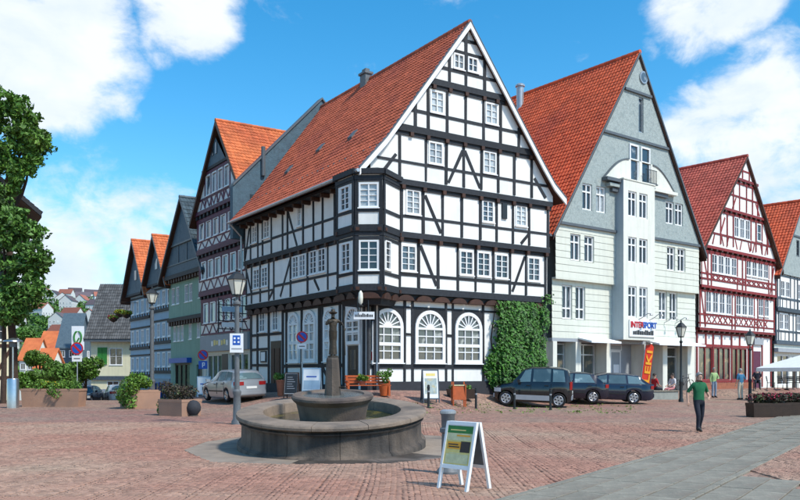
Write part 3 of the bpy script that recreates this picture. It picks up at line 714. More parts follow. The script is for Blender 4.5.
# purple-red timbered house
Pu = street_house('half_timbered_house', 'narrow purple and white timbered house with orange tiled roof left of the corner house', 22.2, 8.1, -.3)
fp = F(Pu); TP = 'timber_purple'
pr = [(-.45, 11.9), (4.3, 17.55), (8.0, 12.75)]
core(Pu, .3, 7.8, .3, 11, -2, 11.9, 'plaster')
def pstorey(z0, z1, zj, o, n, x0=.0, x1=8.1):
    """parapet with zigzag braces from z0 to zj, row of windows from zj to z1"""
    w = (x1 - x0 - .5) / n; wn_ = [(x0 + .25 + w * (k + .5), zj + .06, w * .70, z1 - zj - .12, 1, 1) for k in range(n)]
    poly = rect(x0, x1, z0, z1)
    storey(fp, poly, wn_, [x0 + .1, x1 - .1] + [x0 + .25 + w * k for k in range(n + 1)], [(x0, x1, zj), (x0, x1, z1 - .04), (x0, x1, z0 + .08)], TP, o, z0=zj, z1=z1, bw=.13, glass='glass_grey')
    for k in range(n * 2):
        a = x0 + .25 + w * k / 2; c = a + w / 2
        if k % 2: fp.beam(a, zj, c, z0 + .1, .10, TP, o, proud=.03)
        else: fp.beam(a, z0 + .1, c, zj, .10, TP, o, proud=.031)
pstorey(4.45, 6.65, 5.2, .0, 6); pstorey(7.25, 9.35, 8.05, .15, 6); pstorey(9.95, 11.85, 10.6, .28, 6)
for (z0, z1, o) in ((6.65, 7.25, .0), (9.35, 9.95, .15), (11.85, 12.5, .28)):
    fp.box(.0, 8.1, o - .2, o + .05, z0 - .02, z0 + .2, TP, 'head_beam'); fp.box(-.0, 8.1, o - .2, o + .2, z1 - .22, z1 + .02, TP, 'sill_beam')
    for k in range(12): fp.box(.15 + k * .68, .4 + k * .68, o - .2, o + .16, z0 + .19, z1 - .22, 'timber_black', 'joist_end')
gp = [(.0, 12.4), (8.1, 12.4), (8.0, 12.5), (4.3, 17.15), (.02, 12.5)]
fp.wall(clip_poly(rect(0, 8.1, 12.4, 14.9), gp), [(k, k + .85, 13.3, 14.6) for k in (2.0, 3.05, 4.1, 5.15)], 'plaster', .4)
for k in (2.0, 3.05, 4.1, 5.15): fp.window(k + .425, 13.3, .85, 1.3, 1, 1, .38, 'glass_grey')
for k in (1.85, 2.95, 4.0, 5.05, 6.1): fp.beam(k, 12.6, k, 14.8, .13, TP, .4)
fp.beam(.6, 13.2, 7.1, 13.2, .13, TP, .4); fp.beam(1.7, 14.75, 6.0, 14.75, .16, TP, .4)
for k in range(7): fp.beam(1.0 + k * .8, 12.6, 1.4 + k * .8, 13.15, .10, TP, .4, proud=.03); fp.beam(1.8 + k * .8, 12.6, 1.4 + k * .8, 13.15, .10, TP, .4, proud=.029)
fp.wall(clip_poly(rect(0, 8.1, 14.9, 17.3), gp), [], 'slate_dark', .48); fp.box(3.3, 3.55, .48, .53, 15.6, 16.3, 'glass', 'slit_window'); fp.box(3.9, 4.15, .48, .53, 15.6, 16.3, 'glass', 'slit_window')
fp.box(1.5, 6.2, .2, .52, 14.85, 15.02, 'timber_black', 'sill_beam')
fp.wall(rect(0, 8.1, -2, 4.45), [(.6, 3.4, 1.0, 3.2), (4.6, 7.6, 1.0, 3.2)], 'cream', -.1, .3)
fp.box(.1, 8.0, -.1, .12, 3.4, 4.42, 'grey_board', 'shop_fascia')
for k in range(7): fp.box(2.2 + k * .42, 2.5 + k * .42, .12, .14, 3.72 + .04 * (k % 3), 4.05 + .05 * (k % 2), 'sign_yellow' if k % 3 else 'sign_white', 'sign_letter')
for (a, c) in ((.6, 3.4), (4.6, 7.6)): fp.window((a + c) / 2, 1.0, c - a, 2.2, 3, 1, -.25, 'glass_shop', fr=.08)
fp.wall(rect(3.5, 4.5, .2, 3.2), [], 'wood_dark', -.07, name='door')
gable_roof(Pu, pr, -.62, 11.5, 'tile_orange', 'R', barge='timber_brown', bw=.22, bo=.06)
fr_ = F(Pu, 8.1, 0, R(90)); fr_.wall(rect(0, 11, -2, 12.4), [], 'slate_dark', .02)
# green house
Gn = street_house('slate_gabled_house', 'green plastered house with dark slate gable below the purple timbered house', 30.3, 8.0, -.85)
fn = F(Gn); TB = 'timber_black'
core(Gn, .2, 7.8, .35, 10, -4, 8.8, 'green_plaster')
up = [(1.0, 7.05, .75, 1.25), (2.0, 7.05, .75, 1.25), (3.9, 7.05, .75, 1.25), (4.8, 7.05, .75, 1.25), (6.7, 7.15, .7, 1.2)]
lw = [(.9, 4.35, .6, 1.15), (1.75, 4.35, .6, 1.15), (2.6, 4.35, .6, 1.15), (4.3, 4.4, .6, 1.15), (6.0, 4.45, .6, 1.15), (6.8, 4.45, .6, 1.15)]
fn.wall(rect(0, 8, 6.0, 9.0), [hole(w) for w in up], 'green_plaster', .15, .12); [fn.window(w[0], w[1], w[2], w[3], 2, 2, .08, 'glass_grey') for w in up]
fn.wall(rect(0, 8, -4, 6.0), [hole(w) for w in lw] + [(1.0, 4.2, .2, 2.7), (5.6, 6.7, .2, 2.6)], 'green_plaster', 0, .2); [fn.window(w[0], w[1], w[2], w[3], 2, 2, -.06, 'glass_grey') for w in lw]
fn.window(2.6, .2, 3.2, 2.5, 3, 1, -.1, 'glass_shop', 'wood_dark', fr=.1); d = fn.box(5.6, 6.7, -.2, -.12, .0, 2.6, 'wood_dark', 'door')
fn.box(.6, 4.6, 0, .35, 2.75, 3.1, 'sign_blue', 'shop_sign')
fn.box(0, 8, -.1, .3, 5.78, 6.05, TB, 'sill_beam'); fn.box(-.1, 8.1, -.1, .55, 8.85, 9.15, TB, 'sill_beam')
for k in range(14): fn.box(.2 + k * .57, .45 + k * .57, -.1, .24, 5.5, 5.78, 'timber_brown', 'joist_end'); fn.box(.2 + k * .57, .45 + k * .57, -.1, .45, 8.6, 8.85, 'timber_brown', 'joist_end')
gq = [(-.2, 9.1), (8.2, 9.1), (4.3, 14.05)]
fn.wall(clip_poly(rect(-.2, 8.2, 9.1, 11.2), gq), [], 'slate_dark', .45); fn.wall(clip_poly(rect(-.2, 8.2, 11.2, 14.1), gq), [], 'slate_dark', .52)
for x in (3.2, 5.0): fn.box(x - .03, x + .03, .45, .5, 9.9, 11.1, 'lead', 'batten')
fn.box(1.2, 6.9, .45, .56, 11.15, 11.27, 'lead', 'cornice'); fn.box(.6, 7.5, .45, .5, 9.8, 9.88, 'lead', 'cornice')
gable_roof(Gn, [(-.7, 8.8), (4.3, 14.35), (8.7, 8.8)], -.75, 10.5, 'tile_slate', 'R', barge='lead', bw=.14, tile_th=.42)
# two blue-slate gabled houses further down
def blue_house(name, label, far, width, apex, eave, zb, seed):
    rnd = random.Random(seed); h = street_house(name, label, far, width, -1.0); f = F(h)
    core(h, .2, width - .2, .3, 9, -6, eave, 'blue_paint')
    rows = [z for z in (eave - 1.6, eave - 4.1, eave - 6.4) if z > zb + 1]
    ws = [(width * (k + .5) / 4, z, .78, 1.15, 2, 2) for z in rows for k in range(4)]
    f.wall(rect(0, width, -6, eave), [hole(w) for w in ws], 'blue_paint', 0, .1)
    for w in ws: f.window(w[0], w[1], w[2], w[3], 2, 2, -.04, 'glass_grey', fr=.1, mul=.1)
    for z in rows:
        f.box(0, width, -.05, .12, z - .5, z - .28, 'timber_black', 'sill_beam'); f.box(0, width, -.05, .07, z + 1.25, z + 1.38, 'timber_black', 'head_beam')
        for k in range(9): f.box(width * k / 8.2, width * k / 8.2 + .12, -.05, .055, z - .28, z - .06, 'timber_brown', 'joist_end')
    f.box(.4, width - .4, -.05, .06, zb - .3, zb + 2.4, 'grey_board', 'shop_front')
    for k in range(2): f.window(width * (.28 + .44 * k), zb, width * .36, 2.1, 2, 1, .09, 'glass_shop', 'sign_blue')
    ga = [(-.3, eave), (width + .3, eave), (width / 2, apex - .3)]
    f.wall(ga, [], 'slate_dark', .35); f.box(width / 2 - .3, width / 2 + .3, .35, .4, eave + 1.2, eave + 2.0, 'glass', 'gable_window')
    f.box(-.3, width + .3, -.1, .42, eave - .05, eave + .12, 'timber_black', 'sill_beam')
    gable_roof(h, [(-.6, eave - .3), (width / 2, apex), (width + .6, eave - .3)], -.7, 9.5, 'tile_orange', 'R', barge='lead', bw=.14)
    return h
blue_house('slate_gabled_house', 'slim slate gabled house with an orange roof hidden mostly by the green house', 35.8, 5.3, 12.7, 8.9, -.8, 1)
blue_house('slate_gabled_house', 'blue slate gabled house with orange roof beside the steep grey roof', 41.8, 5.8, 13.1, 8.6, -1.6, 2)
# steep grey-roofed cream house at the bend
En = thing('steep_roofed_house', 'cream house with huge steep grey roof and green shutter at the street bend', 'house', (-30.9, 82, 0), 0)
fe = F(En)
ew = [(1.15, 2.7, .9, 1.6), (2.5, 2.6, 1.3, 1.7), (2.2, -.6, 1.2, 1.6)]
core(En, .2, 8.8, .3, 7.6, -8, 4.6, 'cream_yellow')
fe.wall(rect(0, 9, -8, 5.6), [hole(w) for w in ew], 'cream_yellow', 0, .15)
[fe.window(w[0], w[1], w[2], w[3], 2, 2, -.05, 'glass') for w in ew]
for x in (.68, 1.16): fe.box(x, x + .45, .02, .09, 2.65, 4.35, 'sign_green', 'shutter')
fe.box(0, 9, 0, .2, 1.1, 1.5, 'timber_slate', 'sill_beam'); fe.box(1.6, 8, 0, 1.4, -1.1, -.85, 'lead', 'awning_roof'); fe.box(.4, 6, 0, .12, -2.6, -1.9, 'sign_blue', 'shop_sign')
k = MB(); fx = F(En, 0, 0, R(-90))
rp = [(-.7, 5.2), (3.9, 11.1), (8.4, 5.2)]
loop = rp + [(x, z - .3) for x, z in rp[::-1]]
k.prism([(-.5, y, z) for y, z in loop], [(9.4, y, z) for y, z in loop]); er = k.build('roof', 'lead', En)
tiles(er, (-.5, -.7, 5.2), (9.9, 0, 0), (0, 4.6, 5.9), 'tile_maroon' if False else 'tile_grey' if 'tile_grey' in M else 'tile_slate', th=.42)
k = MB(); k.prism([(0, 0, 4.8), (0, 3.9, 10.7), (0, 7.8, 4.8)], [(.2, 0, 4.8), (.2, 3.9, 10.7), (.2, 7.8, 4.8)]); k.build('gable_wall', 'slate_dark', En)
# ================================================================== white gabled shop house
AW = math.atan2(.612, .791)
Wh = thing('gabled_shop_house', 'tall pale shop house with grey slate gable and bright red roof behind the parked cars', 'house', (8.2, 43.0, 0), AW)
fw = F(Wh); WD = 12.75
core(Wh, .2, WD - .2, .9, 15, -1, 9.6, 'grey_board')
rw = [(-.75, 8.9), (6.5, 20.0), (WD + .55, 9.0)]
gw = [(-.4, 9.55), (WD + .2, 9.55), (6.5, 19.7)]
def wpair(z, h, ss, o, f=fw, w=.80, depth=.16):
    return [(s, z, w, h) for s in ss]
A = wpair(7.72, 1.42, (1.2, 2.33), .25) + wpair(7.86, 1.42, (9.83, 10.9), .25)
fw.wall(rect(-.35, WD, 6.75, 9.58), [hole(w) for w in A], 'siding', .25, .18, lap=.022, row=.354, name='siding')
fw.box(-.35, WD, 0, .27, 6.66, 6.75, 'siding', 'soffit_board')
A2 = wpair(4.62, 1.8, (.83, 1.9), 0) + wpair(4.9, 1.72, (9.38, 10.44), 0)
fw.wall(rect(-.35, WD, 3.6, 6.75), [hole(w) for w in A2], 'siding', 0, .18, lap=.022, row=.35, name='siding')
A3 = wpair(10.5, 1.42, (2.1, 3.25), .30) + wpair(10.6, 1.33, (9.62, 10.56), .30)
sl = clip_poly(rect(-.4, WD + .2, 9.62, 15.0), gw)
fw.wall(sl, [hole(w) for w in A3] + [(5.7, 6.5, 12.6, 14.7), (6.74, 7.6, 12.6, 14.7)], 'slate_wall', .32, .18, name='slate_cladding')
fw.wall(clip_poly(rect(-.4, WD + .2, 15.0, 17.7), gw), [(6.55, 7.0, 15.5, 17.5)], 'slate_wall', .36, .2, name='slate_cladding')
fw.wall(clip_poly(rect(-.4, WD + .2, 17.7, 20.1), gw), [], 'slate_wall', .40, name='slate_cladding')
for z, o in ((9.6, .34), (15.0, .38), (17.7, .42)):
    a = at_slope(gw[0], gw[2], z) + .1; c = at_slope(gw[1], gw[2], z) - .1; fw.box(a, c, .2, o + .06, z - .08, z + .06, 'lead', 'drip_moulding')
fw.window(6.775, 15.5, .45, 2.0, 1, 1, .24, 'glass_grey', 'zinc', sill=False, name='slit_window')
q = MB()
q.prism([fw.pt(6.9 + .36 * math.cos(t), .47, 18.65 + .36 * math.sin(t)) for t in [k * math.pi / 8 for k in range(16)]], [fw.pt(6.9 + .36 * math.cos(t), .38, 18.65 + .36 * math.sin(t)) for t in [k * math.pi / 8 for k in range(16)]])
ow = q.build('round_window', 'zinc', Wh)
q = MB(); q.prism([fw.pt(6.9 + .27 * math.cos(t), .478, 18.65 + .27 * math.sin(t)) for t in [k * math.pi / 8 for k in range(16)]], [fw.pt(6.9 + .27 * math.cos(t), .40, 18.65 + .27 * math.sin(t)) for t in [k * math.pi / 8 for k in range(16)]]); q.build('pane', 'glass_grey', ow)
KW = dict(cols=2, rows=1, glass='glass', fr=.075, mul=.08)
for w in A + A2 + A3:
    o = .25 if w in A else 0 if w in A2 else .32
    fw.window(w[0], w[1], w[2], w[3], 2, 1, o - .12, 'glass', fr=.08, mul=.08, trans=.72 if w not in A2 else .3)
# projecting bay with curved top
b0, b1, bo = 4.55, 7.42, .82
bw_ = [(s, z, .76, h) for z, h in ((10.45, 1.42), (7.9, 1.42), (4.85, 1.75)) for s in (5.35, 6.35)]
fw.wall(rect(b0, b1, 3.6, 12.45), [hole(w) for w in bw_[:6]], 'cream', bo, .16, name='bay_front')
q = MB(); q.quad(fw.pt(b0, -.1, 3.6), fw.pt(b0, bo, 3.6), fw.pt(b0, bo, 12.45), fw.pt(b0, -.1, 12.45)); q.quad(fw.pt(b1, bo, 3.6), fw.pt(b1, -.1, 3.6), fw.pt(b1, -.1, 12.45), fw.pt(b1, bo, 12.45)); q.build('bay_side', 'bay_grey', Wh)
hd_ = [(6.1, 12.6, .80, 2.1), (7.17, 12.6, .86, 2.1)]
cv = [(3.35 + 2.2 * t, 12.45 + 1.35 * math.sin(t * math.pi / 2)) for t in [k / 8 for k in range(9)]]; cvr = [(9.95 - 2.2 * t, 12.45 + 1.35 * math.sin(t * math.pi / 2)) for t in [k / 8 for k in range(9)]]
topP = [(3.35, 12.45), (9.95, 12.45)] + cvr[1:] + cv[::-1][:-1]
po = .44
fw.wall(topP, [(h[0], h[1], h[2], 13.795) for h in (hole(w) for w in hd_)], 'cream', po, .1, name='bay_pediment')
q = MB()
for edge in (cv, cvr):
    for (p, r) in zip(edge[:-1], edge[1:]):
        q.quad(fw.pt(p[0], .3, p[1]), fw.pt(r[0], .3, r[1]), fw.pt(r[0], po + .05, r[1]), fw.pt(p[0], po + .05, p[1])); q.quad(fw.pt(p[0], po + .05, p[1]), fw.pt(r[0], po + .05, r[1]), fw.pt(r[0], po + .05, r[1] - .07), fw.pt(p[0], po + .05, p[1] - .07))
q.build('pediment_edge', 'lead', Wh)
fw.box(b0 - .03, b1 + .03, .3, bo + .04, 12.452, 12.52, 'cream', 'bay_top')
for k, (dx, z) in enumerate(((0, 12.26), (.35, 12.0), (.7, 11.76))):
    fw.box(3.3 + dx, b0 - .035, .3, .72 - .1 * k, z, z + .18, ('lead', 'slate_wall', 'lead')[k], 'cornice')
fw.box(b1 + .035, 10.0, .3, .62, 12.26, 12.44, 'cream', 'cornice'); fw.box(b1 + .035, 9.2, .3, .5, 12.05, 12.24, 'lead', 'cornice')
for w in bw_[:6]: fw.window(w[0], w[1], w[2], w[3], 2, 1, bo - .11, 'glass', fr=.08, mul=.08, trans=.72)
for w in hd_: fw.window(w[0], w[1], w[2], w[3], 1, 1, .34, 'glass', fr=.09, trans=.6)
q = MB()
for k in range(11): q.box(0, .02, 0, .02, 12.6, 13.35, lambda x, y, z, k=k: fw.pt(6.72 + .1 * k + x, po + .28 + y, z))
for z in (12.6, 13.33): q.box(0, 1.04, 0, .03, z, z + .03, lambda x, y, z: fw.pt(6.71 + x, po + .275 + y, z))
q.build('balcony_rail', 'iron', Wh); fw.box(6.65, 7.8, po, po + .34, 12.525, 12.59, 'lead', 'balcony_floor')
# shop front
fw.box(-.35, WD, -1.4, .02, 3.42, 3.598, 'grey_board', 'lintel')
fw.wall(rect(-.35, WD, -1, 3.5), [], 'grey_board', -1.3, name='shop_wall')
for (a, c) in ((-.3, .02), (1.5, 1.72), (1.72, 1.95), (4.1, 4.45), (7.55, 7.95), (9.35, 9.8), (11.9, WD - .05)):
    fw.box(a + .003, c - .003, -.9, .03, -1, 3.42, 'cream', 'pillar')
for (s, w, gl) in ((.75, 1.35, 'glass_shop'), (3.0, 1.9, 'glass_shop'), (8.65, 1.3, 'glass_shop'), (10.8, 2.0, 'glass_shop')):
    fw.window(s, 1.05, w, 2.3, 2 if w > 1.5 else 1, 1, -.75, gl, 'frame_alu', fr=.07, trans=.76, name='shop_window')
for s in (5.0, 6.1): 
    fw.window(s, .95, .95, 2.1, 1, 1, -.95, 'glass_shop', 'sign_white', fr=.09, name='shop_door')
fw.window(5.55, 3.06, 2.2, .36, 2, 1, -.95, 'glass', 'sign_white', fr=.05, name='transom_light', sill=False)
fw.box(5.9, 6.4, -.9, -.88, 1.75, 2.25, 'sign_white', 'door_notice')
for (a, c) in ((1.7, 4.2), (7.7, 12.4)):
    b = MB(); P = [(0.03, 3.58), (.95, 3.36), (.95, 3.46), (0.03, 3.66)]; b.prism([fw.pt(a, o, z) for o, z in P], [fw.pt(c, o, z) for o, z in P]); b.build('canopy', 'awning', Wh)
# sign lettering on the bay
def letters(f, txt, s, z, size, o, m, name='sign_letters', parent=None, spacing=1.0, ext=.012):
    c = bpy.data.curves.new(name, 'FONT'); c.body = txt; c.size = size; c.extrude = ext; c.offset = .012; c.align_x = 'LEFT'; c.space_character = spacing
    t = bpy.data.objects.new(name, c); dg = None
    col.objects.link(t); bpy.context.view_layer.update()
    me = bpy.data.meshes.new_from_object(t.evaluated_get(bpy.context.evaluated_depsgraph_get())); bpy.data.objects.remove(t)
    me.materials.clear(); me.materials.append(M[m]); o_ = bpy.data.objects.new(name, me); col.objects.link(o_)
    o_.parent = parent or f.h; o_.location = f.pt(s, o, z); o_.rotation_euler = (R(90), 0, f.a); return o_
sgn = thing('shop_sign', 'white sign board with blue and red lettering on the pale shop house', 'sign', (0, 0, 0))
sgn.location = Wh.location; sgn.rotation_euler = Wh.rotation_euler
fs = F(sgn); fs.box(5.0, 7.35, bo + .002, bo + .07, 3.78, 4.72, 'sign_white', 'board')
letters(fs, 'INTER', 5.08, 4.30, .46, bo + .085, 'sign_red', spacing=.92); letters(fs, 'SPORT', 6.18, 4.30, .46, bo + .085, 'sign_blue', spacing=.92)
rnd = random.Random(4); x = 5.3
while x < 7.1:
    w = rnd.uniform(.09, .16); fs.box(x, x + w, bo + .071, bo + .085, 3.90, 4.08 + rnd.uniform(0, .1), 'sign_black', 'sign_letter'); x += w + .035
for k, s in enumerate((5.9, 6.9, 9.5, 10.6)):      # curved lamp arms over the signs
    b = MB(); o0 = bo if s < 8 else .02; P = [fw.pt(s, o0, 4.75)] + [fw.pt(s + .25 * math.sin(t), o0 + .25 + .22 * t, 4.8 + .28 * math.sin(t * 1.3)) for t in (.3, .7, 1.1, 1.5, 1.9)]
    b.tube(P, .025, 6); b.lathe([(.03, .1), (.10, .0), (.09, -.02)], 10, P[-1]); b.build('sign_lamp', 'zinc', Wh)
rfw = gable_roof(Wh, rw, -.55 + .1, 16, 'tile_bright', 'L', barge='lead', bw=.12, bo=.06)
b = MB(); b.lathe([(.24, -.5), (.24, 1.1), (.31, 1.12), (.31, 1.22), (.2, 1.3)], 14, (5.9, 8.3, 19.2)); b.build('chimney_pipe', 'zinc', rfw)
gutter(Wh, (-.82, -.4, 8.86), (-.82, 15, 8.86), rfw)
b = MB(); b.tube([(3.2, 7.8, 15.2), (3.35, 7.5, 15.55), (3.3, 7.2, 15.9)], .05, 6); b.build('vent_pipe', 'awning', rfw)
# ================================================================== red timbered house
AR = math.atan2(.673, .739)
Rd = thing('half_timbered_house', 'red and white timbered gable house with dark red roof and tall shop windows', 'house', (18.75, 51.75, 0), AR)
fr = F(Rd); TR = 'timber_red'; RW = 11.0
core(Rd, .3, RW - .3, .4, 13, -1, 9.4, 'plaster')
gr = [(.1, 9.5), (RW - .1, 9.5), (5.7, 16.1)]
def runder(x): return 9.5 + 6.6 * (x - .1) / 5.6 if x < 5.7 else 9.5 + 6.6 * (RW - .1 - x) / (RW - 5.8)
zig = lambda a, c, n: [(a + (c - a) * k / n, a + (c - a) * (k + 1) / n) for k in range(n)]
w1 = [(1.2 + k * .92, 5.62, .74, 1.42, 2, 2) for k in range(4)] + [(5.35 + k * .92, 5.68, .74, 1.38, 2, 2) for k in range(3)] + [(8.75, 5.75, .78, 1.35, 2, 2), (9.7, 5.75, .7, 1.35, 2, 2)]
w2 = [(1.75 + k * .9, 8.2, .74, 1.22, 2, 2) for k in range(4)] + [(6.6 + k * .9, 8.4, .74, 1.12, 2, 2) for k in range(4)]
w3 = [(4.6 + k * .82, 10.8, .66, 1.35, 2, 2) for k in range(3)] + [(8.0, 10.9, .66, 1.2, 1, 2)]
storey(fr, rect(0, RW, 4.55, 7.2), w1, [.1, .78, 4.45, 4.9, 7.75, 8.3, 9.25, RW - .1], [(0, RW, 5.5), (0, RW, 7.12), (0, RW, 4.95)], TR, .12, z0=4.7, z1=7.2, glass='glass_grey', bw=.125)
storey(fr, rect(0, RW, 7.2, 9.5), w2, [.1, .9, 1.35, 4.95, 5.7, 6.2, 9.75, 10.3, RW - .1], [(0, RW, 8.1), (0, RW, 9.45), (0, RW, 7.75)], TR, .24, z0=7.3, z1=9.5, glass='glass_grey', bw=.125)
storey(fr, clip_poly(rect(0, RW, 9.9, 12.4), gr), w3, [2.4, 3.3, 4.15, 6.75, 7.5, 8.45, 9.3], [(1.0, 10.2, 10.72), (2.6, 8.8, 12.3)], TR, .34, z0=10.1, z1=12.4, glass='glass_grey', bw=.14, fit=runder)
storey(fr, clip_poly(rect(0, RW, 12.4, 14.6), gr), [], [4.0, 4.9, 5.9, 6.8, 7.6], [(3.2, 8.4, 13.5)], TR, .42, z0=12.6, z1=14.6, bw=.14, fit=runder)
storey(fr, clip_poly(rect(0, RW, 14.6, 16.3), gr), [], [5.2, 6.2], [(4.9, 6.5, 15.3)], TR, .48, z0=14.8, z1=16.3, bw=.12, fit=runder)
for (zl, zh, o, a, c, n) in ((4.98, 5.46, .12, .9, 9.9, 12), (7.78, 8.06, .24, 1.2, 10.0, 12)):
    for (p, q_) in zig(a, c, n):
        fr.beam(p + .08, zl, q_ - .08, zh, .075, TR, o, proud=.03); fr.beam(p + .08, zh, q_ - .08, zl, .075, TR, o, proud=.031)
for k in range(9): fr.beam(1.6 + k * .95, 10.65, 1.6 + k * .95 + (.28 if k % 2 else -.28), 10.02, .10, TR, .34, proud=.03)
for (a, za, c, zc, o) in ((.3, 9.3, 1.0, 7.4, .24), (10.6, 9.3, 10.0, 7.4, .24), (.25, 7.0, .8, 4.8, .12), (3.0, 11.9, 2.4, 10.8, .34), (9.0, 11.9, 9.5, 10.8, .34), (4.4, 13.4, 3.9, 12.6, .42), (7.3, 13.4, 7.9, 12.6, .42)): fr.beam(a, za, c, zc, .13, TR, o, proud=.03)
for (z, o0, o1, a, c) in ((4.5, -.1, .12, 0, RW), (7.2, .12, .24, 0, RW), (9.72, .24, .34, .0, RW), (12.4, .34, .42, 2.5, 9.0), (14.6, .42, .48, 4.4, 7.5)):
    fr.box(a, c, o0 - .1, o1 + .07, z - .02, z + .15, TR, 'sill_beam'); fr.box(a, c, o0 - .1, o0 + .05, z - .25, z - .13, TR, 'head_beam')
    n = int((c - a) / .72)
    for k in range(n): fr.box(a + .25 + k * .72, a + .45 + k * .72, o0 - .1, o1 + .10, z - .14, z - .021, 'timber_brown', 'joist_end')
fr.wall(rect(0, RW, -1, 4.5), [(.4, 2.15, 1.3, 3.45), (2.35, 4.65, 1.3, 3.45), (4.95, 7.1, 1.3, 3.45), (8.1, 9.3, .6, 3.3)], 'plaster', -.1, .15)
for (a, c, n) in ((.4, 2.15, 2), (2.35, 4.65, 3), (4.95, 7.1, 3)): fr.window((a + c) / 2, 1.3, c - a, 2.15, n, 1, -.16, 'glass_shop', 'timber_red', fr=.07, mul=.09, name='shop_window')
for x in (.12, 2.25, 4.8, 7.3, 7.95, 9.45, RW - .12, 1.27, 3.4, 6.0): fr.beam(x, 3.45 if x in (1.27, 3.4, 6.0) else .8, x, 4.45, .17, TR, -.1, proud=.05)
fr.beam(0, 3.55, 8, 3.55, .16, TR, -.1, proud=.045); fr.beam(0, 1.2, 8, 1.2, .14, TR, -.1, proud=.045)
fr.box(.2, 7.9, -.1, .05, .3, 1.12, 'brick_plinth', 'plinth'); fr.box(8.15, 9.25, -.2, -.1, .4, 3.3, 'timber_purple', 'door'); fr.box(8.0, 9.4, -.08, .05, 3.75, 4.25, 'grey_board', 'shop_fascia')
gable_roof(Rd, [(-.5, 9.25), (5.7, 16.35), (RW + .4, 9.1)], -.58, 14, 'tile_maroon', 'L', barge='timber_brown', bw=.16, bo=.05)
# ================================================================== slate gabled house further right
A6 = AR + .05
x6, y6 = 18.75 + .739 * 11.25, 51.75 + .673 * 11.25
S6 = thing('slate_gabled_house', 'blue grey timbered house with plain slate gable right of the red timbered house', 'house', (x6, y6, 0), A6)
f6 = F(S6); TS = 'timber_slate'; W6 = 7.6
core(S6, .2, W6 - .2, .3, 10, -1, 8.8, 'plaster')
for (z0, z1, o) in ((4.0, 6.4, .08), (6.4, 9.0, .18)):
    ws = [(k, z0 + .95, .78, 1.2, 2, 2) for k in (1.1, 2.1, 4.6, 5.5, 6.4)]
    storey(f6, rect(0, W6, z0, z1), ws, [.1, .6, 2.65, 3.5, 4.1, 6.95, W6 - .1], [(0, W6, z0 + .85), (0, W6, z1 - .12), (0, W6, z0 + .1)], TS, o, z0=z0, z1=z1, glass='glass_grey', bw=.15)
    for k in range(9): f6.beam(.3 + k * .8, z0 + .2, .3 + k * .8, z0 + .8, .10, TS, o, proud=.03)
    f6.box(0, W6, -.1, o + .1, z0 - .12, z0 + .1, TS, 'sill_beam')
g6 = [(-.2, 9.0), (W6 + .2, 9.0), (4.3, 14.3)]
f6.wall(g6, [(3.6, 4.2, 10.6, 11.8), (4.5, 5.1, 10.6, 11.8)], 'slate_wall', .3, .15, name='slate_cladding')
for k in (3.9, 4.8): f6.window(k, 10.6, .6, 1.2, 1, 2, .2, 'glass_grey', 'lead')
f6.box(2.2, 6.6, .3, .38, 12.0, 12.12, 'lead', 'drip_moulding')
f6.wall(rect(0, W6, -1, 4.0), [(.6, 3.0, .9, 3.1), (3.6, 4.6, .5, 3.0), (5.0, 7.2, .9, 3.1)], 'cream', 0, .2)
f6.window(1.8, .9, 2.4, 2.2, 2, 1, -.1, 'glass_shop', 'window_white', name='shop_window'); f6.window(6.1, .9, 2.2, 2.2, 2, 1, -.1, 'glass_shop', 'window_white', name='shop_window'); f6.box(3.65, 4.55, -.2, -.1, .4, 3.0, 'wood_dark', 'door')
f6.box(0, W6, 0, .3, 3.3, 3.6, 'grey_board', 'shop_fascia')
gable_roof(S6, [(-.5, 8.8), (4.3, 14.8), (W6 + .6, 8.6)], -.6, 12, 'tile_bright', 'L', barge='lead', bw=.12)
# edge house with dark red roof and green timbers
x7, y7 = x6 + math.cos(A6) * 7.9, y6 + math.sin(A6) * 7.9
S7 = thing('half_timbered_house', 'house with blackish boards and green timbers at the right picture edge', 'house', (x7, y7, 0), A6 + .1)
f7 = F(S7); core(S7, .2, 9, .3, 9, -1, 8, 'plaster')
storey(f7, rect(0, 9, 3.5, 6.3), [(k, 4.4, .8, 1.3, 2, 2) for k in (1.6, 3.0, 4.6, 6.2)], [.1, .9, 2.3, 3.8, 5.4, 7.0, 8.9], [(0, 9, 4.3), (0, 9, 6.2), (0, 9, 3.6)], 'timber_green', .08, z0=3.5, z1=6.3, glass='glass_grey')
f7.wall(rect(0, 9, 6.3, 8.6), [], 'slate_dark', .2, lap=.03, row=.28); f7.wall(rect(0, 9, -1, 3.5), [(1, 4, .7, 2.9)], 'cream', 0, .2); f7.window(2.5, .7, 3, 2.2, 3, 1, -.1, 'glass_shop')
for x in (.1, 2.3, 5.4, 8.9): f7.beam(x, 0, x, 3.4, .2, 'timber_green', 0)
k = MB(); loop = [(-.5, 8.3), (3.2, 11.6), (8, 8), (8, 7.8), (3.2, 11.3), (-.5, 8.1)]; k.prism([(-.6, y, z) for y, z in loop], [(9.6, y, z) for y, z in loop]); r7 = k.build('roof', 'tile_maroon', S7)
tiles(r7, (-.6, -.5, 8.3), (10.2, 0, 0), (0, 3.7, 3.3), 'tile_maroon')
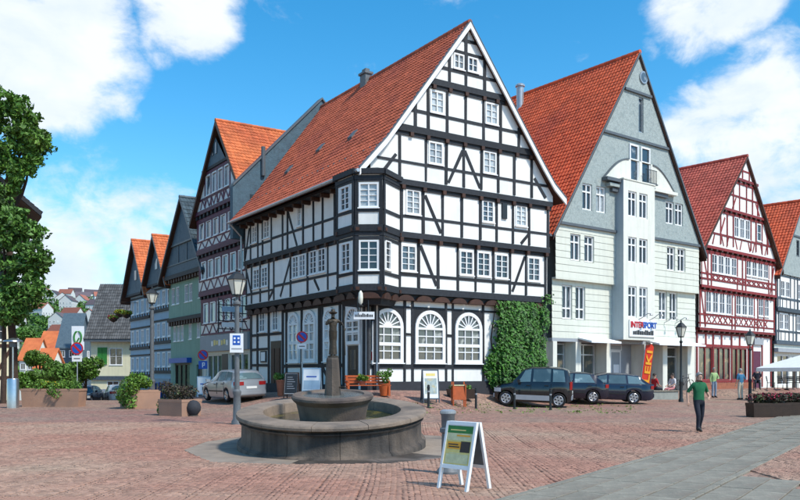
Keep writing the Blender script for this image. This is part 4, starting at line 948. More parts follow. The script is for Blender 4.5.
# ================================================================== house at the left picture edge
Lh = thing('half_timbered_house', 'cream timbered house behind the leafy tree at the left picture edge', 'house', (-21.95 - 7.1 * math.cos(R(30)), 46.5 - 7.1 * math.sin(R(30)), 0), R(30))
fz = F(Lh); LWd = 7.1
core(Lh, .2, LWd - .2, .3, 9, -2, 10.5, 'plaster')
lws = [(5.3, 1.8, 1.1, 1.4), (6.4, 3.6, .75, 1.0), (5.0, 6.4, .9, 1.2), (6.3, 6.4, .8, 1.2)]
fz.wall(rect(0, LWd, -2, 11.2), [hole(w) for w in lws], 'cream_yellow', 0, .1)
for w in lws: fz.window(w[0], w[1], w[2], w[3], 2, 2, -.04, 'glass')
for x in (.1, 2.2, 4.4, 5.85, LWd - .1): fz.beam(x, -1, x, 10.8, .2, 'timber_brown', 0)
for z in (1.5, 3.3, 4.8, 6.2, 7.9, 9.5): fz.beam(0, z, LWd, z, .2, 'timber_brown', 0, proud=.034)
for (a, za, c, zc) in ((7.0, 3.2, 6.2, 1.6), (4.5, 6.1, 5.4, 4.9), (5.9, 9.3, 6.9, 8.0)): fz.beam(a, za, c, zc, .16, 'timber_brown', 0, proud=.03)
fz.wall([(0, 11.2), (LWd, 11.2), (3.5, 14.4)], [], 'plaster', 0)
frs = F(Lh, LWd, 0, R(90)); frs.wall(rect(0, 9, -2, 11.2), [], 'cream_yellow', 0)
gable_roof(Lh, [(-1.3, 11.0), (3.5, 15.0), (8.5, 10.85)], -.9, 9.5, 'tile_slate', 'R', barge='timber_black', bw=.2)
# ================================================================== roofs in the valley and the far hill
def far_house(label, x, y, zb, w, d, he, hr, rz, wallm, roofm, wins=True, name='far_house', group=None, cat='house'):
    h = thing(name, label, cat, (x, y, zb), rz, group); b = MB()
    b.prism([(-w / 2, -d / 2, -6), (w / 2, -d / 2, -6), (w / 2, -d / 2, he), (0, -d / 2, he + hr * .97), (-w / 2, -d / 2, he)], [(-w / 2, d / 2, -6), (w / 2, d / 2, -6), (w / 2, d / 2, he), (0, d / 2, he + hr * .97), (-w / 2, d / 2, he)])
    b.build('wall', wallm, h); b = MB(); e = .35
    P = [(-w / 2 - e, he - e * hr * 2 / w), (0, he + hr), (w / 2 + e, he - e * hr * 2 / w), (w / 2 + e, he - e * hr * 2 / w - .22), (0, he + hr - .22), (-w / 2 - e, he - e * hr * 2 / w - .22)]
    b.prism([(x_, -d / 2 - e, z) for x_, z in P], [(x_, d / 2 + e, z) for x_, z in P]); b.build('roof', roofm, h)
    if wins:
        for (fx, fy, ang, L_) in ((-w / 2, -d / 2, 0, w), (w / 2, -d / 2, R(90), d), (-w / 2, d / 2, R(-90), d)):
            f = F(h, fx, fy, ang); n = max(2, int(L_ / 2.4))
            for r_ in range(max(1, int(he / 2.8))):
                for k in range(n): f.window(L_ * (k + .5) / n, .9 + r_ * 2.8, .95, 1.25, 2, 1, .06, 'glass', fr=.1)
    return h
def px(u, v, d): return ((u - 400) / 820 * d, d, EYE + (374 - v) / 820 * d)
def vh(label, u, v_top, v_eave, d, w, dep, rz, wm, rm, wins=True):
    x, y, zt = px(u, v_top, d); ze = px(u, v_eave, d)[2]; return far_house(label, x, y, ze - 6, w, dep, 6, zt - ze, rz, wm, rm, wins, 'valley_house')
vh('dark blue slate house with white gable sign below the steep grey roof', 75, 313, 345, 150, 7, 3.4, R(90), 'slate_dark', 'slate_dark')
vh('small white house with orange roof left of the dark slate house', 53, 331, 350, 170, 7, 3.2, R(90), 'cream', 'tile_orange')
vh('low house with dull orange roof nearest the tree trunk', 35, 338, 358, 160, 7, 2.8, R(90), 'cream', 'tile_orange')
vh('low cream house with orange roof in front of the small white house', 50, 348, 366, 140, 6, 2.4, R(90), 'cream', 'tile_orange')
ws = thing('gable_sign', 'white square sign with dark emblem on the dark slate house', 'sign', px(78, 351, 145)); f = F(ws)
f.box(-1.1, 1.1, 0, .08, .2, 4.4, 'sign_white', 'board')
q = MB(); q.tube([(.65 * math.cos(t), -.13, 2.4 + 1.1 * math.sin(t)) for t in [k * math.pi / 8 for k in range(17)]], .16, 6, False); q.tube([(-.2, -.12, 1.5), (.25, -.12, 2.3)], .14, 6); q.build('emblem', 'sign_green', ws)
# hill across the valley
def hill_h(x, y): return -14 + 92 * max(0.0, min(1.0, (y - 300) / 520)) ** .9 + 5 * math.sin(x * .013) + 3 * math.sin(y * .021 + x * .02)
V, Fc = [], []; nx, ny = 60, 24
for j in range(ny + 1):
    for i in range(nx + 1):
        x = -700 + 750 * i / nx; y = 260 + 760 * j / ny; V.append((x, y, hill_h(x, y)))
for j in range(ny):
    for i in range(nx): Fc.append((j * (nx + 1) + i, j * (nx + 1) + i + 1, (j + 1) * (nx + 1) + i + 1, (j + 1) * (nx + 1) + i))
me = bpy.data.meshes.new('hill'); me.from_pydata(V, [], Fc); me.materials.append(M['far_green']); me.polygons.foreach_set('use_smooth', [True] * len(Fc)); struct(link('hill', me))
rnd = random.Random(11); spots = []
for k in range(900):
    y = rnd.uniform(310, 800); u = rnd.uniform(-30, 130); x = (u - 400) / 820 * y
    if all(math.hypot(x - a, (y - b) * .45) > 15 for a, b in spots): spots.append((x, y))
    if len(spots) >= 62: break
proto = {}
hues = ['white', 'pale', 'cream', 'light grey']; roofs = ['red', 'brown', 'dull red', 'dark']
for k, (x, y) in enumerate(sorted(spots, key=lambda p: p[1])):
    rm = 'far_roof' if rnd.random() < .65 else 'far_roof_dark'; key = (rm, k % 3)
    if key not in proto:
        h = far_house('x', 0, 0, 0, 9 + k % 3, 12, 5.2 + 1.3 * (k % 2), 4.2, 0, 'far_white', rm, True, 'hillside_house'); proto[key] = h
    else: h = copy_tree(proto[key])
    h.location = (x, y, hill_h(x, y) + .5); h.rotation_euler = (0, 0, rnd.choice([0, R(90), R(70), R(20), R(110)]) + rnd.uniform(-.2, .2))
    h['label'] = ('small white hillside house with reddish roof on the far slope' if rm == 'far_roof' else 'small white hillside house with dark roof on the far slope'); h['category'] = 'house'; h['group'] = 'red roofed houses on the far hillside' if rm == 'far_roof' else 'dark roofed houses on the far hillside'
# ================================================================== leaves and trees
def leaf_mesh(name, pts, size, m, seed=0, flat=None):
    rs = np.random.RandomState(seed); n = len(pts); P = np.asarray(pts, float)
    a = rs.normal(size=(n, 3)); a /= np.linalg.norm(a, axis=1)[:, None]
    if flat is not None:
        a = np.asarray(flat)[None, :] * 1.0 + a * .55; a /= np.linalg.norm(a, axis=1)[:, None]
    r = rs.normal(size=(n, 3)); u = np.cross(a, r); u /= np.linalg.norm(u, axis=1)[:, None]; w = np.cross(a, u)
    s = size * rs.uniform(.6, 1.35, n)[:, None]
    v = np.stack([P - u * s, P - w * s * .55 + a * s * .12, P + u * s, P + w * s * .55 + a * s * .12], 1).reshape(-1, 3)
    me = bpy.data.meshes.new(name); me.from_pydata(v.tolist(), [], [(4 * k, 4 * k + 1, 4 * k + 2, 4 * k + 3) for k in range(n)]); me.materials.append(M[m]); me.update(); return me
def clump_points(clumps, per, rs, loose=0):
    out = []
    if loose:
        sub_ = []
        for (x, y, z, r) in clumps:
            for _ in range(loose):
                d = rs.normal(size=3); d /= np.linalg.norm(d); q = r * rs.uniform(.3, 1.25); sub_.append((x + d[0] * q, y + d[1] * q, z + d[2] * q * .85, rs.uniform(.16, .36)))
        clumps = sub_; per = max(8, per // loose)
    for (x, y, z, r) in clumps:
        d = rs.normal(size=(per, 3)); d /= np.linalg.norm(d, axis=1)[:, None]; rad = r * rs.uniform(.45, 1.0, per) ** .6
        out.append(np.array([x, y, z]) + d * rad[:, None] * np.array([1, 1, .8]))
    return np.concatenate(out)
def tree(name, label, base, limbs, clumps, leafm, per=260, size=.16, trunk_r=.28, seed=1, group=None, cat='tree', loose=0):
    t = thing(name, label, cat, base, 0, group); rs = np.random.RandomState(seed)
    b = MB()
    for (pts, r0, r1) in limbs: b.tube(pts, [r0 + (r1 - r0) * k / (len(pts) - 1) for k in range(len(pts))], 9)
    b.build('trunk', 'bark', t, True)
    stuff(link('crown', leaf_mesh('crown', clump_points(clumps, per, rs, loose), size, leafm, seed), t)); return t
rs = np.random.RandomState(3)
# big broad-leaved tree on the left
bx, by = -20.0, 42.5; bz = gz(bx, by)
cl_up = []
for (u, v, r) in [(a - 11, b, c * .82) for a, b, c in [(5, 130, 1.1), (25, 125, 1.2), (42, 128, 1.0), (50, 138, .7), (15, 108, 1.0), (28, 104, .8), (8, 150, 1.2), (30, 148, 1.1), (44, 150, .9), (-10, 120, 1.6), (-15, 90, 1.6), (2, 92, .6), (20, 160, .8), (38, 164, .6), (22, 175, .4), (30, 182, .35), (46, 160, .45), (-25, 150, 1.8), (35, 115, .7), (12, 165, .6), (27, 190, .3)]]:
    for dy in (-.9, .7):
        x, y, z = px(u, v, by + dy); cl_up.append((x - bx + rs.uniform(-.3, .3), dy, z - bz + rs.uniform(-.3, .3), r * .8))
Tz = lambda v: px(0, v, by)[2] - bz
tree('broadleaf_tree', 'tall broadleaf tree rising above the roof at the left picture edge', (bx, by, bz),
     [([(0, 0, 0), (-.1, .1, 3), (-.3, 0, 6), (-.2, 0, 9.5), (-.4, .1, 12), (-.2, 0, 14)], .24, .05), ([(-.2, 0, 9.8), (.3, .2, 10.8), (.6, .1, 11.5), (.75, 0, 12.2)], .13, .03), ([(-.3, 0, 9), (-1.4, .3, 11), (-2.6, .2, 13)], .15, .04), ([(-.3, 0, 11.5), (.5, -.3, 12.8), (.9, -.2, 14)], .09, .02), ([(.1, .2, 11), (.2, .2, 10.9), (.25, 0, 10.7)], .03, .02)],
     cl_up, 'leaf_tree', 300, .125, seed=5, loose=11)
cl_lo = []
for (u, v, r) in [(a - 8, b, c * .85) for a, b, c in [(6, 228, .9), (25, 229, .7), (38, 235, .8), (15, 240, 1.2), (40, 255, 1.0), (28, 262, 1.2), (10, 270, 1.3), (45, 275, .7), (30, 288, 1.1), (12, 298, 1.2), (25, 305, .8), (-12, 240, 1.8), (-15, 280, 1.8), (48, 262, .5), (42, 292, .6), (20, 318, .6), (2, 312, 1.0), (8, 208, .6), (22, 214, .5), (2, 195, .5)]]:
    for dy in (-.9, .6):
        x, y, z = px(u, v, 40.5 + dy); cl_lo.append((x + 19.6 + rs.uniform(-.3, .3), dy, z - gz(-19.6, 40.5) + rs.uniform(-.25, .25), r * .8))
tree('broadleaf_tree', 'dense dark green tree with leafy lower crown in front of the cream timbered house', (-19.6, 40.5, gz(-19.6, 40.5)),
     [([(0, 0, 0), (.05, 0, 2), (0, .1, 4), (.1, 0, 6.5), (0, 0, 8.5)], .15, .05), ([(.02, 0, 4), (.8, -.2, 5.2), (1.6, 0, 6)], .10, .03), ([(0, .1, 4.4), (-1, .2, 6), (-2, .1, 7.3)], .12, .03)], cl_lo, 'leaf_dark', 330, .125, seed=8, loose=11)
def bush(name, label, cat, u, v, d, r, m, seed, trunk=0.0, group=None, per=320, size=.10):
    x, y, z = px(u, v, d); g = gz(x, y); rr = np.random.RandomState(seed)
    cs = [(rr.uniform(-r, r) * .6, rr.uniform(-r, r) * .6, z - g + rr.uniform(-r, r) * .5, r * .55) for _ in range(7)]
    return tree(name, label, (x, y, g), [([(0, 0, -2), (0, 0, (z - g) * .5), (.05, 0, z - g)], .1, .04)] + [([(0, 0, (z - g) * .4), (c[0] * .6, c[1] * .6, c[2])], .05, .015) for c in cs[:4]], cs, m, per, size, seed=seed, group=group, cat=cat)
bush('small_tree', 'round dark green small tree beside the round parking sign', 'tree', 86, 371, 58, 1.15, 'leaf_tree', 21, size=.13)
bush('shrub', 'dark shrub between the valley roofs and the round parking sign', 'shrub', 60, 374, 52, 1.0, 'leaf_dark', 22)
bush('shrub', 'olive green shrub in front of the orange valley roofs', 'shrub', 39, 362, 56, 1.0, 'leaf_tree', 23)
bush('shrub', 'low dark shrub right of the steel heater', 'shrub', 27, 382, 50, .9, 'leaf_dark', 24)
bush('shrub', 'green shrub below the orange valley roof nearest the heater', 'shrub', 44, 380, 54, 1.0, 'leaf_dark', 25)
bush('garden_tree', 'distant green garden tree just right of the heater above the valley roofs', 'tree', 27, 334, 230, 3.2, 'leaf_dark', 26, size=.5)
rs = np.random.RandomState(9); pts = []
for k in range(420):
    y = rs.uniform(300, 800); u = rs.uniform(-40, 150); x = (u - 400) / 820 * y
    if any(math.hypot(x - a, y - b) < 9 for a, b in spots): continue
    pts.append((x, y, hill_h(x, y) + 2.5, rs.uniform(2.5, 5.5)))
stuff(tag(link('hillside_wood', leaf_mesh('hillside_wood', clump_points(pts, 55, rs), 1.3, 'leaf_dark', 4)), 'dark green trees spread between the far hillside houses', 'wood'))
# ivy on the gable wall of the corner house
iv = thing('ivy', 'thick green ivy curtain covering the ground floor wall behind the black minivan', 'ivy', (CX, CY, 0), AG)
rs = np.random.RandomState(12); P = []
lump = [(rs.uniform(6.2, 10.5), rs.uniform(1, 5), rs.uniform(.3, .8), rs.uniform(.1, .38)) for _ in range(60)]
while len(P) < 9000:
    s, z = rs.uniform(6.2, 10.4), rs.uniform(.9, 5.25)
    left = 6.85 + .2 * math.sin(z * 2.1) - .25 * max(0, 1 - abs(z - 1.7) / 1.2) + (.35 if z > 4.3 else 0)
    if s < left + rs.uniform(-.12, .12): continue
    if s > 10.05 and rs.uniform() > .5 + .4 * math.sin(z * 3): continue
    th = .10 + .8 * sum(w for (a, b, r, w) in lump if (a - s) ** 2 + ((b - z) * .5) ** 2 < r * r) * .42
    P.append((s, .28 - rs.uniform(.0, 1) ** .5 * min(th, .7), z - rs.uniform(0, .05)))
for k in range(60):
    z = 5.2 + rs.uniform(0, .5); P.append((10.25 + rs.normal() * .12 * (6.9 - z), -.02 - rs.uniform(0, .2), z))
stuff(link('foliage', leaf_mesh('foliage', P, .085, 'leaf_ivy', 6, flat=(0, -1, .5)), iv))
b = MB()
for k in range(9):
    x = 7 + k * .42; b.tube([(x, .26, .8), (x + .1, .24, 2), (x - .1, .25, 3.4), (x + .15, .25, 4.9)], [.05, .04, .03, .015], 6)
b.build('stems', 'bark', iv)

# ================================================================== paving
E0, EN = (.55, .835), (.835, -.55); A0 = (1.55, 11.06)
def strip(x, y): return ((x - A0[0]) * E0[0] + (y - A0[1]) * E0[1], (x - A0[0]) * EN[0] + (y - A0[1]) * EN[1])
def on_path(x, y, mg=0.0):
    e, n = strip(x, y); return n > -.1 - mg and (n < 1.95 + mg or (x < 6.05 + mg and y < 15.5)) and e < 29
FX, FY = 333 - 400, 0
FD = 19.0; FXc = (333 - 400) / 820 * FD
TILT = R(4.0); SYF = 1.3
PAD = [(-3.55, -1.0), (-2.3, -3.35), (-.6, -3.75), (1.5, -3.6), (2.9, -2.4), (3.3, 0), (2.9, 2.6), (0, 3.9), (-2.4, 3.2), (-3.5, 1.0)]
def in_pad(x, y, mg=0.0):
    p = ((x - FXc) / .90, y - FD); ins = False; n = len(PAD)
    for i in range(n):
        (x1, y1), (x2, y2) = PAD[i], PAD[(i + 1) % n]; x1, y1, x2, y2 = x1 * (1 + mg), y1 * (1 + mg), x2 * (1 + mg), y2 * (1 + mg)
        if (y1 > p[1]) != (y2 > p[1]) and p[0] < (x2 - x1) * (p[1] - y1) / (y2 - y1) + x1: ins = not ins
    return ins
path = struct(link('slab_path', None))
path.location = (0, 0, 0)
rnd = random.Random(5); sm = {}
def slab_mesh(l, w, m='slab'):
    k = (l, w, m)
    if k not in sm:
        b = MB(); g = .008; c = .007; t = [(-l / 2 + g + c, -w / 2 + g + c), (l / 2 - g - c, -w / 2 + g + c), (l / 2 - g - c, w / 2 - g - c), (-l / 2 + g + c, w / 2 - g - c)]; s_ = [(-l / 2 + g, -w / 2 + g), (l / 2 - g, -w / 2 + g), (l / 2 - g, w / 2 - g), (-l / 2 + g, w / 2 - g)]
        i = len(b.v); b.v += [(x, y, .0) for x, y in t] + [(x, y, -c) for x, y in s_] + [(x, y, -.08) for x, y in s_]
        b.f += [(0, 1, 2, 3)] + [(4 + k_, 4 + (k_ + 1) % 4, (k_ + 1) % 4, k_) for k_ in range(4)] + [(8 + k_, 8 + (k_ + 1) % 4, 4 + (k_ + 1) % 4, 4 + k_) for k_ in range(4)]; b.m += [0] * 9
        sm[k] = b.mesh('slab', m)
    return sm[k]
ang = math.atan2(E0[1], E0[0]); nsl = 0
for r_ in range(-1, 14):
    w = .14 if r_ in (-1, 4) else .47
    n = -.09 if r_ == -1 else (1.97 if r_ == 4 else (r_ + .5) * .475 if r_ < 4 else 2.06 + (r_ - 4.5 + .0) * .475)
    e = -8.0 + rnd.uniform(0, .5)
    while e < 28:
        l = rnd.choice([.62, .78, .94] if w > .2 else [.5, .7]); ec = e + l / 2; e += l
        x, y = A0[0] + E0[0] * ec + EN[0] * n, A0[1] + E0[1] * ec + EN[1] * n
        if y < 9.6 or abs(x) > .5 * y + 1.0: continue
        if r_ > 4 and not (x < 5.9 and y < 15.2): continue
        o = link('kerb_stone' if w < .2 else 'slab', slab_mesh(l, w, 'slab'), path, (x, y, gz(x, y) + .036 + rnd.uniform(-.004, .004)), ang)
        o.rotation_euler = (rnd.uniform(-.006, .006), rnd.uniform(-.006, .006), ang); nsl += 1
# cobbles in segment arches
cob = []; step = .092; bowW = .60
rnd = random.Random(6)
yrow = 9.6
row = 0
NA = 7
while yrow < 27:
    for k in range(-28, 29):
        for q in range(NA):
            ph = (q + .5) / NA * 2 - 1; x = (k + .5 + ph / 2) * bowW + .03 * math.sin(yrow * .7 + k); y = yrow - .15 * ph * ph + .05 * math.sin(k * 1.7 + yrow * .15)
            if abs(x) > .5 * y + .4 or y < 10.1: continue
            if on_path(x, y, .06) or in_pad(x, y): continue
            cob.append((x + rnd.uniform(-.006, .006), y + rnd.uniform(-.006, .006), math.atan(-.30 * ph / (bowW / 2)) + rnd.uniform(-.06, .06), rnd.uniform(.90, 1.04)))
    yrow += step
cob.sort(key=lambda c: c[1])
paving = struct(link('cobble_paving', None))
cm = []
for k in range(4):
    b = MB(); rr = random.Random(k); h = .0415; j = lambda a=.006: rr.uniform(-a, a)
    top = [(-h * .78 + j(), -h * .78 + j(), .022 + j(.002)), (h * .78 + j(), -h * .78 + j(), .022 + j(.002)), (h * .78 + j(), h * .78 + j(), .022 + j(.002)), (-h * .78 + j(), h * .78 + j(), .022 + j(.002))]
    mid = [(-h + j(), -h + j(), .016), (h + j(), -h + j(), .016), (h + j(), h + j(), .016), (-h + j(), h + j(), .016)]
    bot = [(x * 1.02, y * 1.02, -.02) for x, y, z in mid]
    b.v += top + mid + bot; b.f += [(0, 1, 2, 3)] + [(4 + q, 4 + (q + 1) % 4, (q + 1) % 4, q) for q in range(4)] + [(8 + q, 8 + (q + 1) % 4, 4 + (q + 1) % 4, 4 + q) for q in range(4)]; b.m += [0] * 9
    cm.append((b, b.mesh('cobble', 'cobble')))
vis = [c for c in cob if abs(c[0]) < .49 * c[1] and c[1] > 10.9]; near = set(id(c) for c in vis[:300])
for k, c in enumerate(vis[:300]):
    o = link('cobble', cm[k % 4][1], paving, (c[0], c[1], gz(c[0], c[1]) + .004), c[2]); o.scale = (c[3], c[3], 1)
V, Fc = [], []
rest = [c for c in cob if id(c) not in near]
zz = gz_np([c[0] for c in rest], [c[1] for c in rest])
for k, c in enumerate(rest):
    b = cm[k % 4][0]; i = len(V); ca, sa = math.cos(c[2]) * c[3], math.sin(c[2]) * c[3]; z0 = zz[k] + .004 + rnd.uniform(-.004, .004)
    V += [(c[0] + ca * x - sa * y, c[1] + sa * x + ca * y, z0 + z) for x, y, z in b.v]; Fc += [tuple(i + q for q in f) for f in b.f]
me = bpy.data.meshes.new('cobbles'); me.from_pydata(V, [], Fc); me.materials.append(M['cobble']); me.update(); stuff(link('cobbles', me, paving))
# ================================================================== fountain
Fo = thing('fountain', 'round dark stone fountain basin with central bowl and bronze figure on the square', 'fountain', (FXc, FD, .25), 0)
Fo.rotation_euler = (TILT, 0, 0); Fo.scale = (.91, 1, 1)
NS = 12
for k in range(NS):
    a0, a1 = 2 * math.pi * (k + .35) / NS + .0022, 2 * math.pi * (k + 1.35) / NS - .0022
    b = MB(); b.arc([(2.36, -.55), (2.36, -.06), (2.345, -.02), (2.30, .0), (2.27, .02), (2.255, .06), (2.24, .40), (2.25, .43), (2.30, .445), (2.31, .475), (2.25, .49), (2.25, .52), (2.0, .525), (2.0, -.55)], a0, a1, 8, SYF); b.build('wall_stone', 'stone_dark', Fo, True)
    a0, a1 = a0 + math.pi / NS, a1 + math.pi / NS; dz = random.uniform(-.004, .004)
    b = MB(); b.arc([(2.22, .523), (2.33, .53), (2.37, .55), (2.375, .60 + dz), (2.36, .632 + dz), (2.31, .645 + dz), (1.78, .645 + dz), (1.73, .63 + dz), (1.72, .60), (1.72, .0), (1.9, .0), (1.9, .523)], a0, a1, 8, SYF); b.build('rim_stone', 'stone_rim', Fo, True)
b = MB(); b.lathe([(1.73, .40), (.4, .40)], 48, sy=SYF); b.build('water', mat('pond_water', (.035, .04, .012), .05, .3, 3, .25, 9, spec=.7, c2=(.16, .13, .02), c2scale=2.2, c2lo=.5, c2hi=.62), Fo)
b = MB(); b.lathe([(.82, .1), (.82, .35), (.86, .58), (.92, .80), (.99, .86), (1.03, .91), (1.03, .96), (1.0, .995), (.80, 1.0), (.77, .96)], 48, sy=SYF, capt=False); b.build('bowl', 'stone', Fo, True)
b = MB(); b.lathe([(.79, .965), (.1, .97)], 32, sy=SYF); b.build('bowl_water', mat('bowl_water_surface', (.16, .17, .16), .08, .2, 3, .2, 14, spec=.7), Fo)
b = MB(); b.lathe([(.22, .9), (.20, 1.1), (.165, 1.68), (.155, 1.8), (.14, 1.83)], 8); b.build('pillar', 'stone_dark', Fo)
b = MB(); b.tube([(.17, -.05, 1.15), (.3, -.1, 1.16), (.36, -.12, 1.13)], .018, 6); b.build('spout', 'bronze', Fo)
pad = thing('fountain_pad', 'flat grey stone slabs around the fountain base', 'paving', (FXc, FD, .045), 0); pad['kind'] = 'structure'
pad.rotation_euler = (R(.6), 0, 0); pad.scale = (.90, 1, 1)
for i in range(len(PAD)):
    p, q = PAD[i], PAD[(i + 1) % len(PAD)]; a = [(p[0] * .55, p[1] * .55), (p[0], p[1]), (q[0], q[1]), (q[0] * .55, q[1] * .55)]
    cx = sum(t[0] for t in a) / 4; cy = sum(t[1] for t in a) / 4; a = [((x - cx) * .993 + cx, (y - cy) * .993 + cy) for x, y in a]
    b = MB(); b.prism([(x, y, .0 + .002 * (i % 2)) for x, y in a], [(x, y, -.3) for x, y in a]); b.build('slab', 'slab_wet' if i in (2, 3) else 'slab_pad', pad)
# ================================================================== people (one continuous skinned mesh each)
JOINTS = dict(pel=(0, 0, .93), spi=(0, .01, 1.08), che=(0, .0, 1.28), nek=(0, .0, 1.43), hd0=(0, -.015, 1.50), hd1=(0, -.02, 1.585), hd2=(0, -.01, 1.655),
              shl=(-.17, 0, 1.37), ell=(-.24, .02, 1.11), wrl=(-.26, -.05, .87), pal=(-.265, -.07, .80),
              shr=(.17, 0, 1.37), elr=(.24, .02, 1.11), wrr=(.26, -.05, .87), par=(.265, -.07, .80),
              hil=(-.09, 0, .88), knl=(-.10, -.02, .49), anl=(-.10, .02, .09), tol=(-.11, -.15, .035), hel=(-.10, .06, .04),
              hir=(.09, 0, .88), knr=(.10, -.02, .49), anr=(.10, .02, .09), tor=(.11, -.15, .035), her=(.10, .06, .04))
RAD = dict(pel=(.150, .11), spi=(.135, .10), che=(.155, .11), nek=(.058, .058), hd0=(.066, .078), hd1=(.080, .100), hd2=(.070, .085), shl=(.068, .07), ell=(.047, .047), wrl=(.032, .028), pal=(.040, .022), hil=(.098, .10), knl=(.066, .068), anl=(.045, .05), tol=(.040, .028), hel=(.038, .035))
BONES = [('pel', 'spi', 'top'), ('spi', 'che', 'top'), ('che', 'nek', 'skin'), ('nek', 'hd0', 'skin'), ('hd0', 'hd1', 'skin'), ('hd1', 'hd2', 'skin')]
for s in 'lr':
    BONES += [('che', 'sh' + s, 'top'), ('sh' + s, 'el' + s, 'sleeve'), ('el' + s, 'wr' + s, 'arm'), ('wr' + s, 'pa' + s, 'skin'), ('pel', 'hi' + s, 'legs'), ('hi' + s, 'kn' + s, 'legs'), ('kn' + s, 'an' + s, 'legs'), ('an' + s, 'to' + s, 'shoe'), ('an' + s, 'he' + s, 'shoe')]
def person(name, label, cat, loc, rz, cloth, pose={}, hair='hair_dark', longhair=False, scale=1.0, girth=1.0, bronze=False, prop=None):
    J = dict(JOINTS); J.update(pose); J = {k: Vector(v) for k, v in J.items()}
    import bmesh
    bm = bmesh.new(); sk = bm.verts.layers.skin.verify(); vid = {}
    def add(k, p, r):
        v = bm.verts.new(p); v[sk].radius = r; vid[k] = v; return v
    for k, p in J.items():
        r = RAD.get(k) or RAD[k[:-1] + 'l']; g = girth if k in ('pel', 'spi', 'che') else 1.0; add(k, p, (r[0] * g, r[1] * g))
    vid['pel'][sk].use_root = True
    for a, b_, _ in BONES: bm.edges.new((vid[a], vid[b_]))
    for s in 'lr':                                   # five fingers on each hand
        W, P = J['wr' + s], J['pa' + s]; d = (P - W).normalized(); side = d.cross(Vector((0, -1, .2))).normalized() if abs(d.y) < .9 else Vector((1, 0, 0)); nrm = d.cross(side)
        for k, (off, ln) in enumerate(((-.027, .060), (-.009, .072), (.009, .068), (.027, .052))):
            p0 = P + side * off + d * .030; p1 = p0 + d * ln * .55 + nrm * .006; p2 = p1 + d * ln * .4 + nrm * .022
            a = add('f0%d%s' % (k, s), p0, (.010, .010)); c = add('f1%d%s' % (k, s), p1, (.009, .009)); e = add('f2%d%s' % (k, s), p2, (.007, .007))
            bm.edges.new((vid['pa' + s], a)); bm.edges.new((a, c)); bm.edges.new((c, e))
        t0 = P - side * .045 - d * .01 + nrm * .012; t1 = t0 + d * .035 - side * .012 + nrm * .015
        a = add('t0' + s, t0, (.012, .012)); c = add('t1' + s, t1, (.009, .009)); bm.edges.new((vid['pa' + s], a)); bm.edges.new((a, c))
    me = bpy.data.meshes.new(name); bm.to_mesh(me); bm.free()
    t = bpy.data.objects.new('tmp', me); col.objects.link(t)
    m = t.modifiers.new('s', 'SKIN'); m.use_smooth_shade = True; m2 = t.modifiers.new('u', 'SUBSURF'); m2.levels = 1; m2.render_levels = 1
    bpy.context.view_layer.update()
    em = bpy.data.meshes.new_from_object(t.evaluated_get(bpy.context.evaluated_depsgraph_get())); bpy.data.objects.remove(t)
    em.name = name; em.materials.clear()
    slots = ['skin', 'top', 'legs', 'shoe']
    for s in slots: em.materials.append(M['bronze' if bronze else {'skin': 'skin', 'shoe': 'shoe'}.get(s, cloth.get(s, 'skin'))])
    pose_sit = J['pel'].z < .85
    seg = [(J[a], J[b_], rg) for a, b_, rg in BONES]
    for f in em.polygons:
        c = f.center; best = (9, 'top')
        for (a, b_, rg) in seg:
            ab = b_ - a; tt = max(0, min(1, (c - a).dot(ab) / ab.length_squared)); dd = (c - a - ab * tt).length
            if rg == 'legs' and a == J['pel']: dd += .01
            if dd < best[0]: best = (dd, rg, tt)
        rg = best[1]
        if rg == 'skin' and c.z < J['nek'].z - .03 and c.z > J['spi'].z and abs(c.x - J['che'].x) < .2: rg = 'top'
        if rg == 'sleeve': rg = 'top'
        if not pose_sit and rg == 'top' and c.z < .93 and abs(c.x) < .2: rg = 'legs'
        if not pose_sit and rg == 'legs' and c.z > .955: rg = 'top'
        if rg == 'arm': rg = 'top' if cloth.get('long') and best[2] < .9 else 'skin'
        if rg == 'legs' and cloth.get('shorts') and best[2] > .1 and c.z < J['knl'].z - .05: rg = 'skin'
        f.material_index = slots.index(rg); f.use_smooth = True
    root = thing(name, label, cat, loc, rz); root.scale = (scale,) * 3
    link('body', em, root)
    if not bronze:
        H0 = J['hd1']; b = MB()
        rings = []
        for i in range(7):
            th = i / 6 * (R(105) if not longhair else R(128)); 
            for j in range(14):
                ph = 2 * math.pi * j / 14; front = math.cos(ph - R(-90)); tt = th * (1 - .42 * max(0, front)); r = 1.0
                b.v.append((H0.x + .088 * math.sin(tt) * math.cos(ph), H0.y + .012 + .108 * math.sin(tt) * math.sin(ph), H0.z + .022 + .118 * math.cos(tt)))
        for i in range(6):
            for j in range(14): b.f.append((i * 14 + j, i * 14 + (j + 1) % 14, (i + 1) * 14 + (j + 1) % 14, (i + 1) * 14 + j)); b.m.append(0)
        b.build('hair', hair, root, True)
        b = MB()
        for sx in (-.03, .03): b.lathe([(.0, -.011), (.011, 0), (.0, .011)], 8, (H0.x + sx, H0.y - .093, H0.z + .005), capt=False)
        b.build('eyes', 'hair_dark', root)
        b = MB(); b.prism([(H0.x - .014, H0.y - .092, H0.z - .03), (H0.x + .014, H0.y - .092, H0.z - .03), (H0.x, H0.y - .09, H0.z + .01)], [(H0.x - .004, H0.y - .122, H0.z - .03), (H0.x + .004, H0.y - .122, H0.z - .03), (H0.x, H0.y - .097, H0.z + .008)])
        for sx in (-1, 1): b.lathe([(.0, -.03), (.014, -.02), (.018, .01), (.0, .03)], 8, (H0.x + sx * .085, H0.y + .01, H0.z - .01), capt=False)
        b.build('nose_and_ears', 'skin', root)
        b = MB(); b.box(H0.x - .026, H0.x + .026, H0.y - .094, H0.y - .086, H0.z - .058, H0.z - .049); b.build('mouth', 'cloth_pink', root)
    return root
